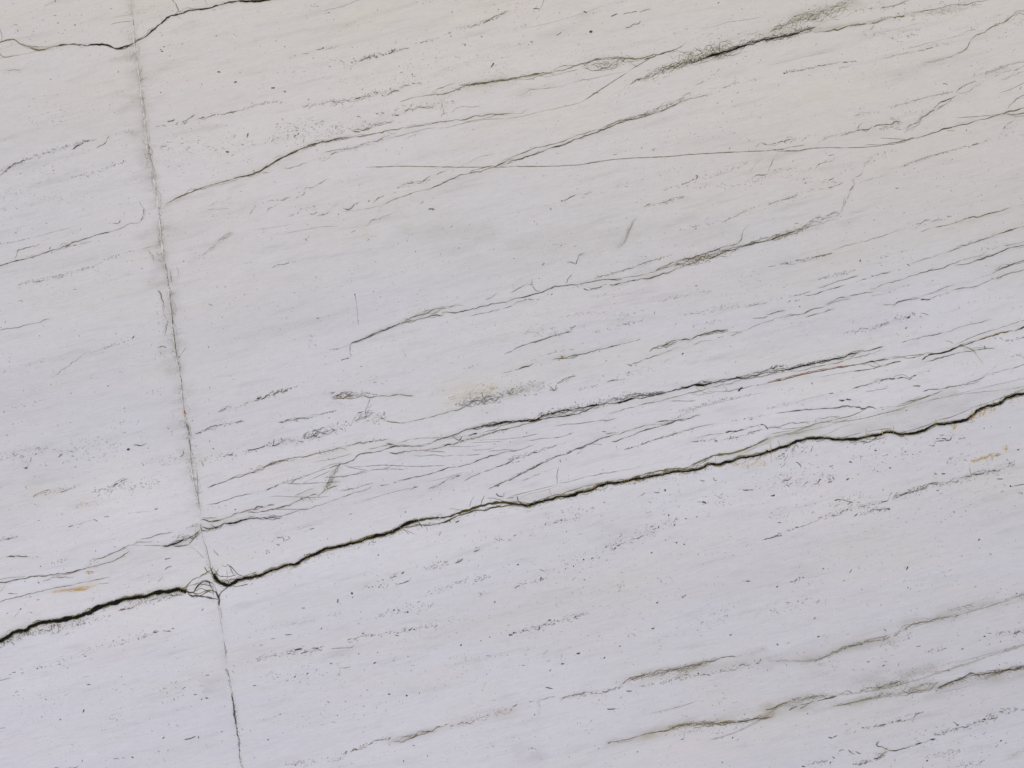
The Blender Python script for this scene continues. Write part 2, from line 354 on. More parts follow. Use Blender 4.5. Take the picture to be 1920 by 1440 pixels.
# ------------------------------------------------------------------ transcription of the stone
# every row: kind, numbers, colour, then points.  T c r = zoomed tile (quarter pixels), G = photo pixels
DATA = r"""
@G
L 1.8 .7 b 1430 720 1500 703 1570 690 1610 684 1650 676 1700 668 1750 660
A 1.7 .6 b 1140 776 1200 760 1300 735 1380 716 1440 703 1520 690 1580 676 1660 656
A 2.9 .9 o 312 382 325 375 338 367 360 359 390 348 425 340 450 331
A 2.8 .95 d 440 335 480 323 500 312 525 298 552 284 580 274 600 266 630 262 656 258
A 2.0 .7 o 650 259 690 254 730 244 770 240 820 230 860 226 900 216 960 212
A 2.6 .8 o 860 160 880 158 920 154 962 148 990 142 1020 137 1036 136
A 2.2 .7 o 1036 136 1060 130 1090 120 1120 110 1160 108 1200 110 1240 100 1270 92
A 6.9 1 k -60 1226 -30 1212 0 1199 15 1193 25 1185 50 1181 57 1174 77 1166 100 1164 120 1161 140 1157 162 1151 180 1141 197 1134 217 1129 235 1121 250 1121 267 1119 280 1114 300 1110 325 1107 336 1104 350 1109
A 3.6 .95 k 345 1107 362 1111 369 1100 380 1089 392 1091 400 1094
A 5.0 1 k 402 1076 404 1084 410 1092 420 1096 431 1099 438 1093 445 1087 457 1083 470 1083 482 1079
A 4.5 1 k 478 1080 495 1075 507 1069 525 1066 542 1059 557 1059 570 1046 590 1041 605 1032 625 1029 655 1020 665 1019 687 1010 705 1006 730 1000 750 990 767 980 784 976
A 4.4 .95 d 780 977 812 972 840 969 862 960 885 955 905 947 925 942 947 941 962 944
A 3.0 .9 d 750 991 780 985 815 984 842 977 870 966 890 957 910 956 930 951 962 946
A 4.1 1 k 955 945 975 946 987 950 1010 942 1030 937 1045 932 1070 930 1085 924 1105 919 1120 912 1140 905 1155 905 1175 902 1190 899 1200 895
A 4.0 1 k 1190 899 1210 896 1235 891 1250 889 1267 882 1282 884 1300 880 1317 877 1330 870 1350 869 1370 865 1380 860 1405 856 1425 854 1440 845
A 4.1 1 k 1436 847 1455 841 1472 837 1490 830 1510 821 1527 819 1545 821 1572 825 1590 824 1615 821 1630 817 1647 817 1660 812 1675 812 1690 815 1700 814 1720 811 1735 806 1745 800 1755 794 1765 797 1775 795 1795 791 1810 787 1822 780 1830 771 1840 765 1855 760 1875 755 1887 744 1897 744 1907 739 1920 738 1990 722
L 4.2 .8 o 1190 895 1210 890 1230 885 1255 879 1272 878 1285 880 1305 870 1335 855 1350 852 1372 851 1400 842 1425 830 1440 822
L 2.8 .9 o 560 1050 625 1030 690 1006 720 1001 760 982 785 974
L 1.6 .6 o 965 942 990 945 1030 932 1080 917 1120 906 1160 901
@T 0 3
X 2.4 .85 d 1400 118 1430 150 1500 150 1580 165 1640 178
X 1.4 .7 o 1380 90 1430 40 1500 5 1560 -20
X 1.4 .7 o 1350 100 1440 60 1520 60 1610 90
X 1.3 .7 d 1560 30 1590 90 1620 130 1640 175
X 2.2 .9 d 1600 60 1615 100 1635 150 1640 175 1645 225
X 1.2 .7 o 1450 125 1500 90 1560 110 1600 130
X 2.0 .85 d 1640 170 1650 120 1690 90 1720 75
X 1.2 .7 o 1470 160 1540 120 1580 110
X 1.2 .8 o 1400 115 1480 140 1560 100 1620 120
X 2.2 .9 d 1610 -10 1650 50 1720 75
X 1.3 .7 o 1600 -60 1640 0 1700 10 1780 -10
X 1.3 .7 o 1720 75 1800 70 1860 60
X 1.2 .7 o 1640 40 1700 30 1800 20
X 1.2 .6 p 1670 60 1720 20 1700 -50
X 1.2 .6 o 1560 -80 1600 0 1620 60
X 1.2 .6 o 1530 -70 1560 -30 1620 -10 1640 -60
F 1.6 .9 w 1605 40 1608 100 1618 110 1625 60 1610 40
L 1.4 .65 g 1650 230 1665 320
@T 0 2
X 1.3 .7 o 1500 1440 1580 1400 1600 1360
X 1.5 .8 d 1580 1380 1600 1430 1620 1445
X 1.3 .7 o 1700 1350 1750 1390 1780 1430 1830 1440
X 1.3 .6 p 1720 1360 1760 1440
X 1.2 .6 o 1840 1440 1870 1425 1925 1410
L 1.4 .55 g 1660 1358 1705 1370
X 1.2 .5 b 1530 1150 1560 1270 1580 1380
X 1.2 .5 p 1430 1220 1500 1290 1540 1310
X 1.0 .4 b 1600 1240 1640 1290
D 30 .5 .45 b 1530 1250 1580 1400
@T 0 0
L 2.6 .95 o -60 330 0 315 60 300 110 298 150 330 210 350 260 370 330 378 380 356
L 1.6 .6 l 110 300 180 345 250 350 330 350 385 355
B 26 6 1.2 .45 l 150 330 220 360 290 368 370 358
A 2.9 .95 k 375 357 430 342 520 335 640 342 700 335 770 330 830 345 880 360 930 350 1010 318 1080 285 1130 240 1190 185 1240 150 1300 110 1370 95 1440 75 1530 62 1600 45 1660 35 1720 18 1800 8 1920 5 2050 -10 2200 -30
L 1.8 .85 o 775 333 830 362 880 374 930 368 970 345 1010 318
L 1.5 .6 b 1000 322 1030 296 1080 283
L 1.4 .6 o -20 370 15 425 50 430 130 410
L 1.3 .5 b -10 190 18 270 10 310
F 1.2 .4 b 15 435 200 405 300 378 390 350
L 1.5 .75 b 1280 -20 1330 50 1345 92
L 1.5 .75 b 1520 -20 1560 45
L 1.3 .45 p 330 45 420 5
F 1.2 .5 b 820 185 900 165 1000 158
F 1 .25 l 820 140 900 120 1000 110
L 1.4 .4 b 40 530 90 535 160 525
H 5 .10 l 0 525 350 520
H 6 .10 b 1150 520 1350 465 1600 400 1920 310
H 5 .10 l 450 670 700 640 850 610
H 6 .09 g 0 760 300 700
D 10 .5 .6 g 1150 945 1260 945 1400 920
J 1.7 .6 s 1250 915 1300 905 1310 890
J 1.6 .6 g 1360 920 1420 890 1460 860
J 1.4 .5 g 1480 895 1560 885 1640 855
J 1.9 .65 g 1640 855 1690 865 1790 835 1850 815 1920 785
D 14 .5 .5 g 1480 890 1640 860 1790 835 1920 790
D 150 .9 .5 g 1200 1100 1500 1080 1900 1080
D 200 .8 .35 g 1150 1200 1500 1150 1900 1200
D 200 .7 .3 g 50 1450 200 1330 400 1280
J 2.0 .65 g -20 1335 20 1305 50 1270 120 1215
J 2.0 .65 g 50 1270 110 1240 180 1210 250 1180
J 1.8 .6 g 320 1155 380 1140
D 26 1.3 .6 g 30 1280 200 1190 350 1145 480 1105 620 1060 700 1050
J 1.8 .6 s 540 1125 570 1090 640 1060
J 1.5 .6 g 720 1110 780 1075 820 1020
D 22 .6 .6 o 860 1010 930 980 1000 985
D 20 1.0 .5 g 540 1330 700 1300 850 1240 950 1205
D 30 .3 .5 g 330 1225 420 1275
D 200 .35 .4 g 100 860 400 840 600 860
D 300 .25 .5 g 1200 250 1500 300 1800 200
D 200 .2 .5 g 100 250 600 120 1200 40
F 2.2 .7 g 1000 150 1003 190
P 5 2 .8 s 1230 350
P 5 2 .8 s 1215 385
P 5 2 .7 s 415 8
P 4 3 .7 s 436 172
P 4 3 .6 g 562 188
P 5 3 .7 s 1765 617
P 7 3 .8 s 1640 540
P 8 2.4 .8 s 1858 1017
P 4 4 .7 s 1707 1138
P 5 3 .7 s 400 1277
H 30 .14 l 840 450 960 440
H 30 .16 b 880 700 980 720 1040 740
H 40 .16 b 900 840 1020 760
H 30 .14 p 1050 780 1075 740
H 24 .12 b 950 1000 1060 1010
D 10 .9 .6 b 1075 730 1080 770
D 12 2.5 .8 d 1115 1090 1125 1160
@T 0 1
L 1.6 .8 o 1250 88 1300 60 1350 30 1440 0
H 14 .25 l 1320 60 1450 20 1600 0
A 2.1 .85 d -80 580 0 555 110 520 200 500 300 470 400 437 470 410 560 372 640 357 720 325 800 300 870 285
L 1.5 .8 g 860 288 930 265 960 240 990 235 1020 240 1050 225
J 1.7 .6 o 1050 228 1070 190 1082 140 1060 100 1040 60
J 1.4 .5 g 840 235 900 240 910 200 940 150
J 1.3 .5 g 450 410 480 385 520 390 560 368
L 1.2 .5 l 420 440 560 400 690 368
J 1.3 .5 b 110 505 130 450 170 430 240 410 290 405 320 365 370 348
F 1.1 .35 g 250 340 400 300 540 265
D 10 .8 .4 g 0 390 100 375 250 345
D 300 .3 .45 g 50 100 200 200 100 300
D 120 .35 .45 g 30 60 400 20 700 40
L 1.2 .35 b 600 390 690 365
D 12 .6 .5 o 670 570 700 560 800 500 900 470 1000 440
J 1.6 .55 g 240 675 330 655 360 630 420 635
J 1.4 .5 g 420 635 480 625 540 590
D 22 1.1 .5 g 130 695 240 670 330 660 480 625 550 600 700 560
L 1.3 .4 o 1060 430 1120 410 1210 395
J 1.4 .45 b 1110 440 1140 480 1155 520
H 40 .14 l 1070 430 1180 400
H 50 .13 b 1060 340 1200 330
H 60 .15 b 1120 700 1230 690
J 1.8 .55 b 1180 735 1220 800 1225 900 1235 920
L 1.5 .5 b 1230 915 1255 970 1240 1040 1235 1080
D 60 .7 .45 b 1180 700 1220 850 1240 950 1220 1050
J 1.5 .45 b 1180 1170 1210 1160 1250 1170
J 1.3 .4 b 1260 1310 1300 1280 1330 1240
D 40 .5 .4 b 1200 1160 1230 1280
H 50 .13 b 1200 1200 1240 1320
H 20 .16 b 1280 600 1300 720 1330 640
L 1.6 .5 b 1275 590 1290 680
L 1.4 .5 b 1330 570 1345 640
F 1.2 .35 b 1320 1030 1335 1130
F 1.3 .45 b 1340 1250 1370 1200 1400 1160
L 1.6 .55 b 1300 1120 1330 1240 1350 1240
L 1.4 .45 g 0 1035 150 1010 320 965 400 945
J 1.4 .4 b 380 1390 500 1320 580 1250 700 1200 800 1160 880 1140
D 26 .7 .4 b 800 1160 900 1120 1000 1100
P 6 2.6 .75 g 1000 1090
L 1.3 .4 b 130 820 150 815 180 822
L 1.5 .4 p -10 1330 0 1330
D 30 .3 .3 b 0 1350 200 1290 400 1260
J 1.3 .5 b 1580 110 1600 75 1690 65 1740 35
L 1.2 .5 b 1550 135 1640 128 1720 122
L 1.5 .5 b 1630 370 1680 340 1740 295
L 1.3 .4 b 1560 430 1610 410
D 16 .6 .4 b 1490 490 1560 450 1740 310
H 6 .14 b 1420 540 1560 440 1740 300
J 1.2 .4 b 1870 170 1900 130 1920 100
D 60 .3 .35 b 1500 170 1700 180 1900 210
D 30 .4 .4 g 1840 530 1920 540
H 90 .10 l 1300 300 1600 200 1900 100
@T 1 0
A 2.0 .92 d -20 1299 0 1292 80 1250 180 1190 290 1135 400 1095 480 1065 600 1050
L 1.7 .7 o 590 1050 650 1045 700 1032
F 1.3 .4 b 700 1030 780 1010 850 1010
L 1.3 .35 b -480 1435 -250 1385 -100 1330
H 18 .16 l -200 1430 60 1270 180 1200
L 4.5 .9 d -40 5 40 2 110 -4
D 20 .6 .5 p 340 40 480 40
L 1.2 .5 p 470 90 560 72 650 45 730 15 800 -10
H 6 .10 g 0 195 230 160 470 90
H 6 .10 g 0 310 300 240 700 180 1200 20
H 8 .10 g 250 430 500 370 720 325 1000 250 1150 210 1400 140 1700 20
J 1.3 .45 g 350 405 500 365 620 345
P 4 2.5 .9 s 502 360
P 5 2 .6 g 290 417
D 40 .5 .5 g 500 440 700 480 720 500
J 2.0 .75 s 780 468 800 445 890 415
J 1.6 .6 s 985 405 1040 380 1045 360
L 1.4 .6 g 1085 370 1150 360
D 24 1.2 .75 s 720 470 850 430 960 400 1100 370
D 10 .6 .6 g 1200 325 1280 310 1370 285
J 1.5 .6 p 1280 300 1310 290 1370 290
J 1.5 .6 b 1600 210 1670 180
J 1.8 .65 b 1700 180 1750 150 1800 125 1860 90 1900 80
D 26 .8 .55 g 1420 260 1530 215 1620 200 1750 150 1880 85
D 220 .7 .4 g 1350 420 1600 450 1900 420
D 240 .9 .35 g 1100 560 1500 560 1900 540
D 120 .7 .3 g 150 520 400 560 800 620 1150 600
D 30 .6 .3 g 0 580 50 570
P 6 3 .75 s 127 660
P 5 3 .8 s 1568 335
P 6 2.4 .8 s 1690 275
P 6 3 .8 s 1775 487
P 5 3 .7 g 1172 557
P 4 3 .7 s 712 517
P 6 2.4 .7 s 553 499
P 4 3 .8 s 1818 70
P 4 3 .7 s 1462 273
P 8 3 .6 g 770 875
D 16 1.1 .6 g 0 785 120 765 200 765
J 1.6 .6 g 500 775 570 775 630 760 720 755 780 735 850 720
J 1.5 .6 g 940 720 990 710 1010 690 1080 680
D 30 1.6 .5 g 350 800 520 775 640 765 760 745 880 700 1000 700 1120 640 1240 620
J 1.3 .4 b 580 800 620 770 660 790
J 1.4 .5 b 640 830 690 820 730 790
D 90 1.6 .5 o 150 950 350 940 500 930
D 90 1.8 .5 g 70 1050 300 1020 500 1040 650 990
D 40 1.3 .5 o 560 950 700 960 900 930
P 7 3 .7 s 290 1022
B 30 7 1.3 .45 o 720 980 800 980 850 950 930 935 1000 925 1040 900
J 2.0 .75 d 1020 865 1060 865 1110 845 1150 825 1180 820
J 2.0 .6 o 720 980 800 985 860 960
B 28 7 1.2 .45 o 1160 830 1230 800 1300 805 1350 800
D 40 1.3 .45 b 900 850 1100 840 1200 800 1350 790 1480 760
L 1.5 .55 b 1080 765 1130 745 1200 730
L 1.9 .7 b 1190 735 1280 715 1340 710 1400 710 1470 690 1540 660 1600 635
L 1.7 .6 b 1330 700 1370 660 1440 640 1500 620
A 2.3 .85 d 1540 635 1600 635 1660 632 1760 615 1830 598 1930 598
D 26 1.2 .5 o 1320 700 1450 700 1600 620
J 1.3 .45 b 1380 885 1410 850 1470 840 1520 800
L 1.4 .45 b 1500 815 1550 800 1620 810 1680 795
J 1.2 .35 b 1390 740 1400 800 1410 860
L 1.4 .55 b 980 1040 1120 1010 1200 990 1260 970 1400 960
L 1.5 .55 b 1400 960 1500 935 1600 910 1740 880 1800 860 1925 850
L 1.2 .4 b 1110 1055 1180 1020 1220 990
L 1.3 .4 b 1560 920 1700 900 1840 895 1925 885
J 1.3 .45 b 860 1065 940 1045 1000 1015
J 1.3 .45 b 360 1230 450 1200 560 1175 600 1140 700 1125 780 1095
J 1.2 .4 b 230 1265 300 1250 370 1220
L 1.4 .45 b 480 1160 600 1120 700 1115 800 1080 900 1090
D 30 .8 .4 b 560 1160 800 1090 950 1050
J 1.4 .5 p 50 1300 100 1295
D 20 1 .5 p 220 1260 260 1265
J 1.6 .5 g 360 1425 400 1400 450 1395 500 1370 535 1340
D 20 .5 .4 g 600 1370 660 1360 720 1320
F 1.5 .85 o 820 1255 960 1250 1100 1246 1300 1250 1500 1254 1680 1255 1780 1255 1925 1250
J 1.6 .55 o 1080 1395 1150 1370 1210 1365 1260 1360 1290 1325 1370 1300 1450 1270
D 24 1.2 .45 o 1060 1410 1200 1380 1300 1350
L 1.3 .4 b 1440 1260 1540 1250 1600 1210 1700 1170 1800 1150
F 1.1 .3 b 1320 1270 1500 1240
A 2.0 .85 d 1280 1425 1350 1395 1420 1365 1520 1325 1600 1300 1640 1290 1680 1298 1740 1270 1800 1250 1850 1225 1925 1185
L 1.5 .6 o 1600 1290 1680 1260 1760 1240 1800 1250
L 1.5 .6 o 1820 1245 1880 1230 1925 1210
H 90 .09 l 1300 750 1500 650 1900 620
H 60 .10 p 200 1250 300 1230
H 40 .10 p 1400 850 1450 820
@T 2 0
L 2.2 .85 o 0 590 50 578 110 570 180 550 240 550 300 545
B 26 6 1.3 .5 o 0 600 100 585 200 560 340 560
L 1.8 .6 b 300 550 330 520 380 500 440 490 510 490
L 1.9 .7 o 510 490 570 475 640 445 720 435 800 432 860 442 940 440 1000 440
L 2.6 .85 d 990 447 1040 430 1090 410 1150 400
L 1.7 .6 o 1150 400 1200 380 1250 360 1310 320
L 1.6 .6 o 510 500 560 520 600 535 640 530 700 520
L 1.5 .55 o 630 530 680 520 740 500
B 74 20 1.2 .5 o 520 490 620 485 720 480 820 460 960 460
D 60 1.8 .4 o 540 490 700 480 840 460
L 1.3 .5 b 870 445 920 490 950 500
L 1.4 .5 b 330 560 400 545 500 520
F 1.6 .65 b 860 540 930 500 1000 455 1060 425
F 1.7 .8 g 520 768 600 715 700 650 780 595 865 542
L 1.6 .5 g 600 700 655 695
F 1.2 .4 b 380 640 500 605 600 590 740 560 850 535
L 1.3 .4 b 500 610 540 595 590 605
L 1.4 .5 b 30 720 90 700 140 670 240 665 290 655
B 20 4 1.1 .4 b 100 660 180 665 280 660 400 640
F 1.3 .45 b -40 890 60 875 200 840 340 810 480 780 525 765
L 1.1 .35 b 0 850 60 850 110 825
P 8 2.4 .75 s 145 315
P 4 5 .85 s 592 237
P 5 3 .8 s 1548 22
P 6 2.2 .8 s 548 90
L 2.2 .8 s 330 265 350 255 372 238
L 1.8 .75 s 150 70 200 65 213 70
L 1.0 .5 g 213 68 230 30 240 0
L 1.9 .65 s 740 125 765 110 795 102
L 1.6 .7 g 835 110 860 98 890 95
L 1.5 .7 g 890 100 915 85 940 88
L 1.8 .8 s 955 95 985 80 1010 72 1042 68
L 1.8 .75 s 850 210 880 200 910 180 950 178 965 155
D 10 .6 .5 p 0 225 80 205 150 170
F 1.0 .35 b 50 220 300 170 540 95 680 45
J 1.4 .5 p 670 45 760 25 870 5
D 180 .6 .45 g 20 60 200 60 350 20
D 180 .4 .4 g 50 300 350 400 650 400
D 100 .25 .4 g 1200 280 1500 260
F 1.1 .4 b 1420 215 1540 190 1620 165 1740 150 1900 125
J 1.8 .65 d 850 640 900 630 950 600 985 590
B 56 22 1.3 .6 o 940 600 1040 570 1120 530 1200 500 1300 480 1400 445 1500 420
B 100 30 1.2 .55 o 1180 490 1280 440 1380 410 1480 400 1600 370 1760 320
B 44 14 1.2 .5 d 1100 540 1250 490 1400 450 1560 405 1700 370
A 3.4 1 k 1400 450 1470 425 1560 400 1640 380 1720 350 1790 320 1850 305 1925 293
B 30 10 1.6 .8 k 1450 430 1560 400 1700 360 1800 320 1925 300
D 110 2.5 .5 o 1300 430 1500 390 1700 330 1900 270
D 60 2.2 .5 d 950 600 1150 530 1350 460
B 90 8 1.1 .35 b 1500 360 1700 310 1925 250
D 140 .6 .3 b 1300 330 1500 310 1700 280
L 1.3 .45 b 1170 405 1230 380 1300 400 1350 390
L 1.5 .5 b 1180 410 1210 450
H 50 .14 o 1200 500 1450 430 1700 360
D 50 .6 .35 b 700 750 850 670 950 600
L 1.3 .5 b 1370 640 1440 605
L 1.3 .5 b 1535 540 1560 515
D 40 .2 .3 b 1450 600 1560 530
L 1.6 .6 b 1580 660 1630 640 1690 615
D 16 .6 .5 b 1560 665 1720 620 1880 585
A 2.2 .85 d -20 1212 30 1195 100 1170 180 1150 260 1120 370 1092 450 1055 560 1015 700 965 820 915 900 895 940 890 1000 870 1100 838
L 2.4 .75 o 1100 840 1160 815 1200 795 1270 765
L 1.7 .55 o 1270 765 1340 740 1440 715 1500 700
L 1.9 .65 o -20 1182 60 1155 150 1120 260 1090 380 1060 500 1010 600 980 680 965
L 1.7 .6 o 680 960 760 925 840 900 940 870
B 26 8 1.2 .5 o 680 960 850 900 960 865 1080 830
D 26 1.6 .5 d 950 870 1080 830 1200 780
B 40 5 1.1 .4 o 1060 820 1180 780 1300 730
J 1.3 .45 g 1250 770 1310 710 1350 690
D 40 .7 .4 o 1250 760 1400 720 1560 680
H 20 .12 o 900 870 1300 750
H 10 .10 g 850 1130 1100 1060
F 1.7 .85 o -20 1248 200 1248 360 1244 530 1235 620 1215 800 1192 960 1183 1160 1175 1400 1152 1560 1145 1925 1130
L 1.3 .5 o 560 1232 600 1220 660 1208
P 5 2.5 .7 s 1630 1112
J 1.3 .5 g 1820 1105 1870 1080 1925 1090
J 1.4 .5 b 1270 1390 1330 1365 1380 1340
L 2 .7 s 1375 1320 1395 1315 1380 1345
L 1.4 .5 b 1475 1340 1550 1310
L 1.3 .45 b 1540 1310 1640 1285 1670 1260
D 26 .7 .45 g 1260 1390 1400 1330 1550 1300 1680 1260 1760 1220
B 16 3 1.1 .4 b 1780 1290 1830 1220 1890 1165
J 1.6 .5 g 1800 1340 1850 1330 1925 1300
D 40 .8 .4 g 1150 1420 1280 1390 1750 1390 1900 1330
D 300 .25 .35 g 400 1350 800 1300 1200 1000 1700 1000
@T 3 0
A 3.3 1 k -20 300 60 280 150 270 220 248
L 2.4 .8 d 190 262 260 236 320 215 360 200
B 46 18 1.4 .6 d -60 300 60 275 180 255 280 230 350 205
B 40 18 1.3 .5 o 0 245 100 200 200 150 300 110 400 100
B 60 14 1.2 .4 o 60 260 180 190 300 130 460 70 600 25
B 50 14 1.3 .4 o 380 100 480 60 600 25 700 -20
B 60 8 1.1 .35 o 330 190 420 150 520 110 660 60
D 60 3.5 .55 d -40 300 150 270 320 215
D 90 3 .4 o 20 230 250 130 450 80 650 15
H 80 .20 o 0 260 200 200 400 120
H 60 .22 b 200 140 450 80 660 20
J 1.4 .5 b 700 70 820 65 930 50 1000 25 1060 -5
D 50 1.2 .35 o 660 80 850 65 1050 10
J 2.2 .6 o 340 240 430 238 520 215 600 195 700 180 800 165 880 145
B 20 6 1.2 .5 b 460 225 600 190 760 175 900 140
J 2.0 .65 o 860 150 960 130 1060 105 1150 88
A 1.9 .7 b 1080 95 1180 85 1260 75 1340 45 1400 32 1480 42 1530 15 1620 0 1700 -20
D 60 2 .4 o 850 140 1150 90 1400 60 1600 40
B 50 8 1.1 .35 b 1100 100 1300 100 1450 60
J 1.2 .4 g 710 240 770 230 800 180
F 1.1 .3 b 780 250 900 235 1100 180 1200 160
D 30 .6 .35 g 700 260 900 240 1150 220
D 30 .9 .35 g 900 290 1100 260
H 20 .18 o 300 230 700 180 1100 100 1400 60
F 1.0 .35 b 0 490 120 465 300 420 490 380
J 1.5 .6 b 120 550 200 535 300 515 400 490 510 472
J 1.2 .4 p 540 505 600 490 640 470
D 10 .8 .5 b 120 550 300 515 520 470 660 460
P 4 3 .7 s 122 550
L 1.3 .4 b 860 440 980 410 1080 385
J 1.6 .55 b 1080 392 1160 380 1230 360 1280 345
D 16 .7 .4 g 1000 370 1150 340 1350 330
F 1.1 .4 b 1040 370 1110 350 1180 330 1340 290 1480 255
J 1.8 .55 p 1460 260 1500 235 1560 225
P 4 3 .6 g 1525 208
A 2.4 .85 o 1520 300 1545 275 1600 255 1640 235 1680 205 1720 185
L 2.0 .6 o 1710 190 1770 165 1840 110 1870 92 1940 112
B 40 8 1.1 .4 b 1680 200 1760 160 1840 120 1900 95
D 60 1.6 .4 b 1700 190 1800 150 1900 160
L 1.6 .6 o 1520 300 1500 350 1460 375 1410 405
L 1.4 .5 b 1410 405 1330 440 1230 460 1160 475
D 30 .7 .3 b 1080 510 1200 480 1330 440
H 14 .12 b 1150 480 1400 410 1510 340
D 14 .3 .4 g 1700 300 1860 255
D 100 .25 .3 b 500 590 800 550 1200 480
H 70 .10 l 800 600 1200 500 1600 420
J 1.6 .6 s 1545 570 1560 535 1610 515
D 20 1.2 .5 g 1630 545 1690 525 1800 490
L 1.3 .4 g 1650 545 1790 490 1925 460
J 1.3 .45 b 1750 600 1830 575 1925 530
J 1.3 .4 b 1640 600 1700 580 1925 500
L 2.0 .6 o 1310 628 1330 628 1350 640
F 1.3 .55 b 1720 700 1800 680 1925 620
L 2.0 .75 s 1410 690 1440 660 1500 630 1560 605
L 1.5 .5 b 1420 695 1480 700 1540 660 1600 620
A 2.6 .85 s 1415 712 1370 740 1300 765 1255 800 1240 830
A 2.4 .8 g 1245 825 1190 860 1150 880 1130 915
J 1.6 .6 g 1130 915 1060 940 1025 965
B 36 8 1.1 .5 g 1020 1000 1100 930 1160 880 1240 830 1320 780
J 1.4 .5 b 1260 830 1310 790 1380 740
J 1.2 .5 g 950 955 1000 975
L 1.3 .4 g 940 810 980 790 1060 770
L 1.5 .45 g 1060 765 1160 735 1230 715 1300 700 1390 685
D 30 .8 .4 g 900 800 1100 760 1250 720 1380 690
D 30 .6 .35 g 900 890 1050 850 1200 830
J 1.3 .4 g 650 865 720 855 770 845
D 10 .4 .4 g 590 880 700 860 830 845
A 2.1 .75 s 560 1010 640 990 670 975 740 972 780 955
J 1.8 .65 o 780 955 850 935 920 940 960 910 1000 910
J 1.4 .5 g 670 975 680 935 730 910
D 40 1.6 .5 o 840 970 900 940 1000 910 960 970
J 1.4 .5 b 370 1085 390 1050 490 1020 560 1010
D 20 .8 .45 g 480 1020 600 1000
J 1.5 .5 g 0 1090 80 1065 140 1055 210 1045
D 30 1 .45 g 100 1060 220 1050 310 1020
L 2.0 .7 d -10 1130 60 1128 130 1115
F 1.6 .6 d 100 1120 180 1100 280 1088
F 1.6 .8 o 60 1135 230 1134 310 1115 440 1105 560 1110 680 1105 780 1100 900 1085
L 1.6 .6 o 130 1130 230 1130 290 1115
A 2.1 .85 o 880 1085 960 1075 1010 1055 1080 1040 1130 1035
A 2.0 .95 d 1120 1035 1200 1008 1300 975 1400 945 1500 930 1570 905
L 2.0 .85 o 1560 908 1650 885 1730 860 1800 840 1860 825 1925 805
F 1.5 .6 o 840 1035 960 1040 1060 1050
F 1.4 .6 o 720 1088 860 1085 970 1080
F 1.5 .6 o 1405 885 1560 875 1700 860 1780 850
L 1.6 .7 o 1740 870 1800 850 1850 860 1925 845
L 1.5 .7 o 1780 850 1850 870 1925 870
B 24 6 1.1 .5 o 900 1085 1000 1060 1100 1035
L 1.4 .5 b 1340 980 1400 980
J 1.5 .5 g 1760 970 1800 930 1850 900 1860 870
J 1.4 .5 b 1790 820 1810 790 1850 750 1925 710
J 1.3 .45 g 1780 965 1850 940 1925 925
L 1.7 .6 b 1050 1225 1120 1205 1200 1175 1280 1150 1370 1130 1450 1105
J 1.4 .5 g 1450 1105 1560 1080 1640 1060 1670 1045
D 12 .8 .4 b 1000 1250 1200 1180 1450 1110 1650 1055
D 60 .4 .35 g 1650 1040 1750 1010 1900 1000
J 1.5 .5 g 0 1335 40 1290 110 1270
J 1.3 .45 b 0 1290 50 1210 80 1140
J 1.6 .6 g 350 1270 390 1225
L 1.6 .55 g 385 1230 450 1210
L 1.4 .5 g 450 1170 500 1160
D 60 .5 .4 g 30 1300 300 1290 500 1190
D 70 1.0 .4 g 580 1280 640 1240
J 1.3 .4 b 640 1360 630 1345 700 1310 720 1240 770 1180
D 50 1.2 .35 g 720 1230 800 1180 960 1120
J 1.4 .5 g 450 1355 500 1330
D 30 .8 .4 g 100 1330 400 1360 560 1370
J 1.5 .5 g 380 1420 480 1395 560 1375
J 1.4 .45 b 640 1350 640 1390 610 1435
L 1.2 .35 g 700 1360 900 1310
D 120 .3 .3 g 1200 1420 1500 1380 1900 1300
@T 1 1
J 1.7 .6 g 80 70 150 60 200 50 250 40
J 1.2 .4 g 60 155 110 120 150 100
L 1.2 .4 p -20 105 10 105
J 1.4 .5 g 290 50 360 15 365 -5
D 30 1.0 .45 b 250 180 350 130 470 120
J 1.9 .6 s 460 180 510 155 545 145 570 115 610 90
J 1.6 .6 g 400 165 460 150
J 1.9 .65 s 650 120 700 125 740 105 770 75
L 1.7 .6 g 940 100 1000 70 1060 45 1120 30 1180 5 1290 -25
J 1.5 .5 g 880 80 920 45 1000 20 1050 0
P 4 3 .7 s 848 68
J 1.4 .45 g 930 120 920 170 880 215 850 225 820 265
L 1.3 .4 b 640 150 700 140 860 120 940 110
J 1.2 .4 g 860 210 910 205 970 180 1060 140
P 8 2.2 .6 g 1325 130
L 2.0 .7 g 1290 130 1320 126 1345 135
L 1.5 .5 g 1220 95 1260 70
D 30 .5 .5 y 800 270 830 340 850 360
H 40 .14 c 800 270 840 340
F 1.1 .3 b 0 285 150 260 280 240
F 1.2 .4 l 190 320 350 285 500 258 620 255
L 1.2 .4 g 710 305 750 285
L 1.2 .4 g 190 440 250 410
J 1.2 .4 b 120 570 150 550 240 535 300 520
D 20 .4 .4 b 60 600 150 550 300 520
H 6 .12 g 750 490 900 460
D 20 .3 .4 g 280 755 440 715 480 710
D 400 .35 .3 g 100 700 300 900 500 1100
F 1.2 .6 s 742 765 748 800 753 835
F 1.0 .4 s 753 835 762 915 770 1010
P 2 4 .8 s 742 770
P 2 3 .7 s 765 965
A 2.3 .85 s 700 1155 735 1122 780 1110 840 1090 880 1070 950 1040 1010 1015 1080 985
B 16 6 1.5 .7 d 720 1130 840 1090 950 1040 1080 985
A 1.9 .85 o 1070 985 1130 950 1200 925 1280 905 1340 880 1450 860
A 1.9 .85 d 1080 990 1150 975 1240 945 1310 925 1350 910 1400 925 1405 900
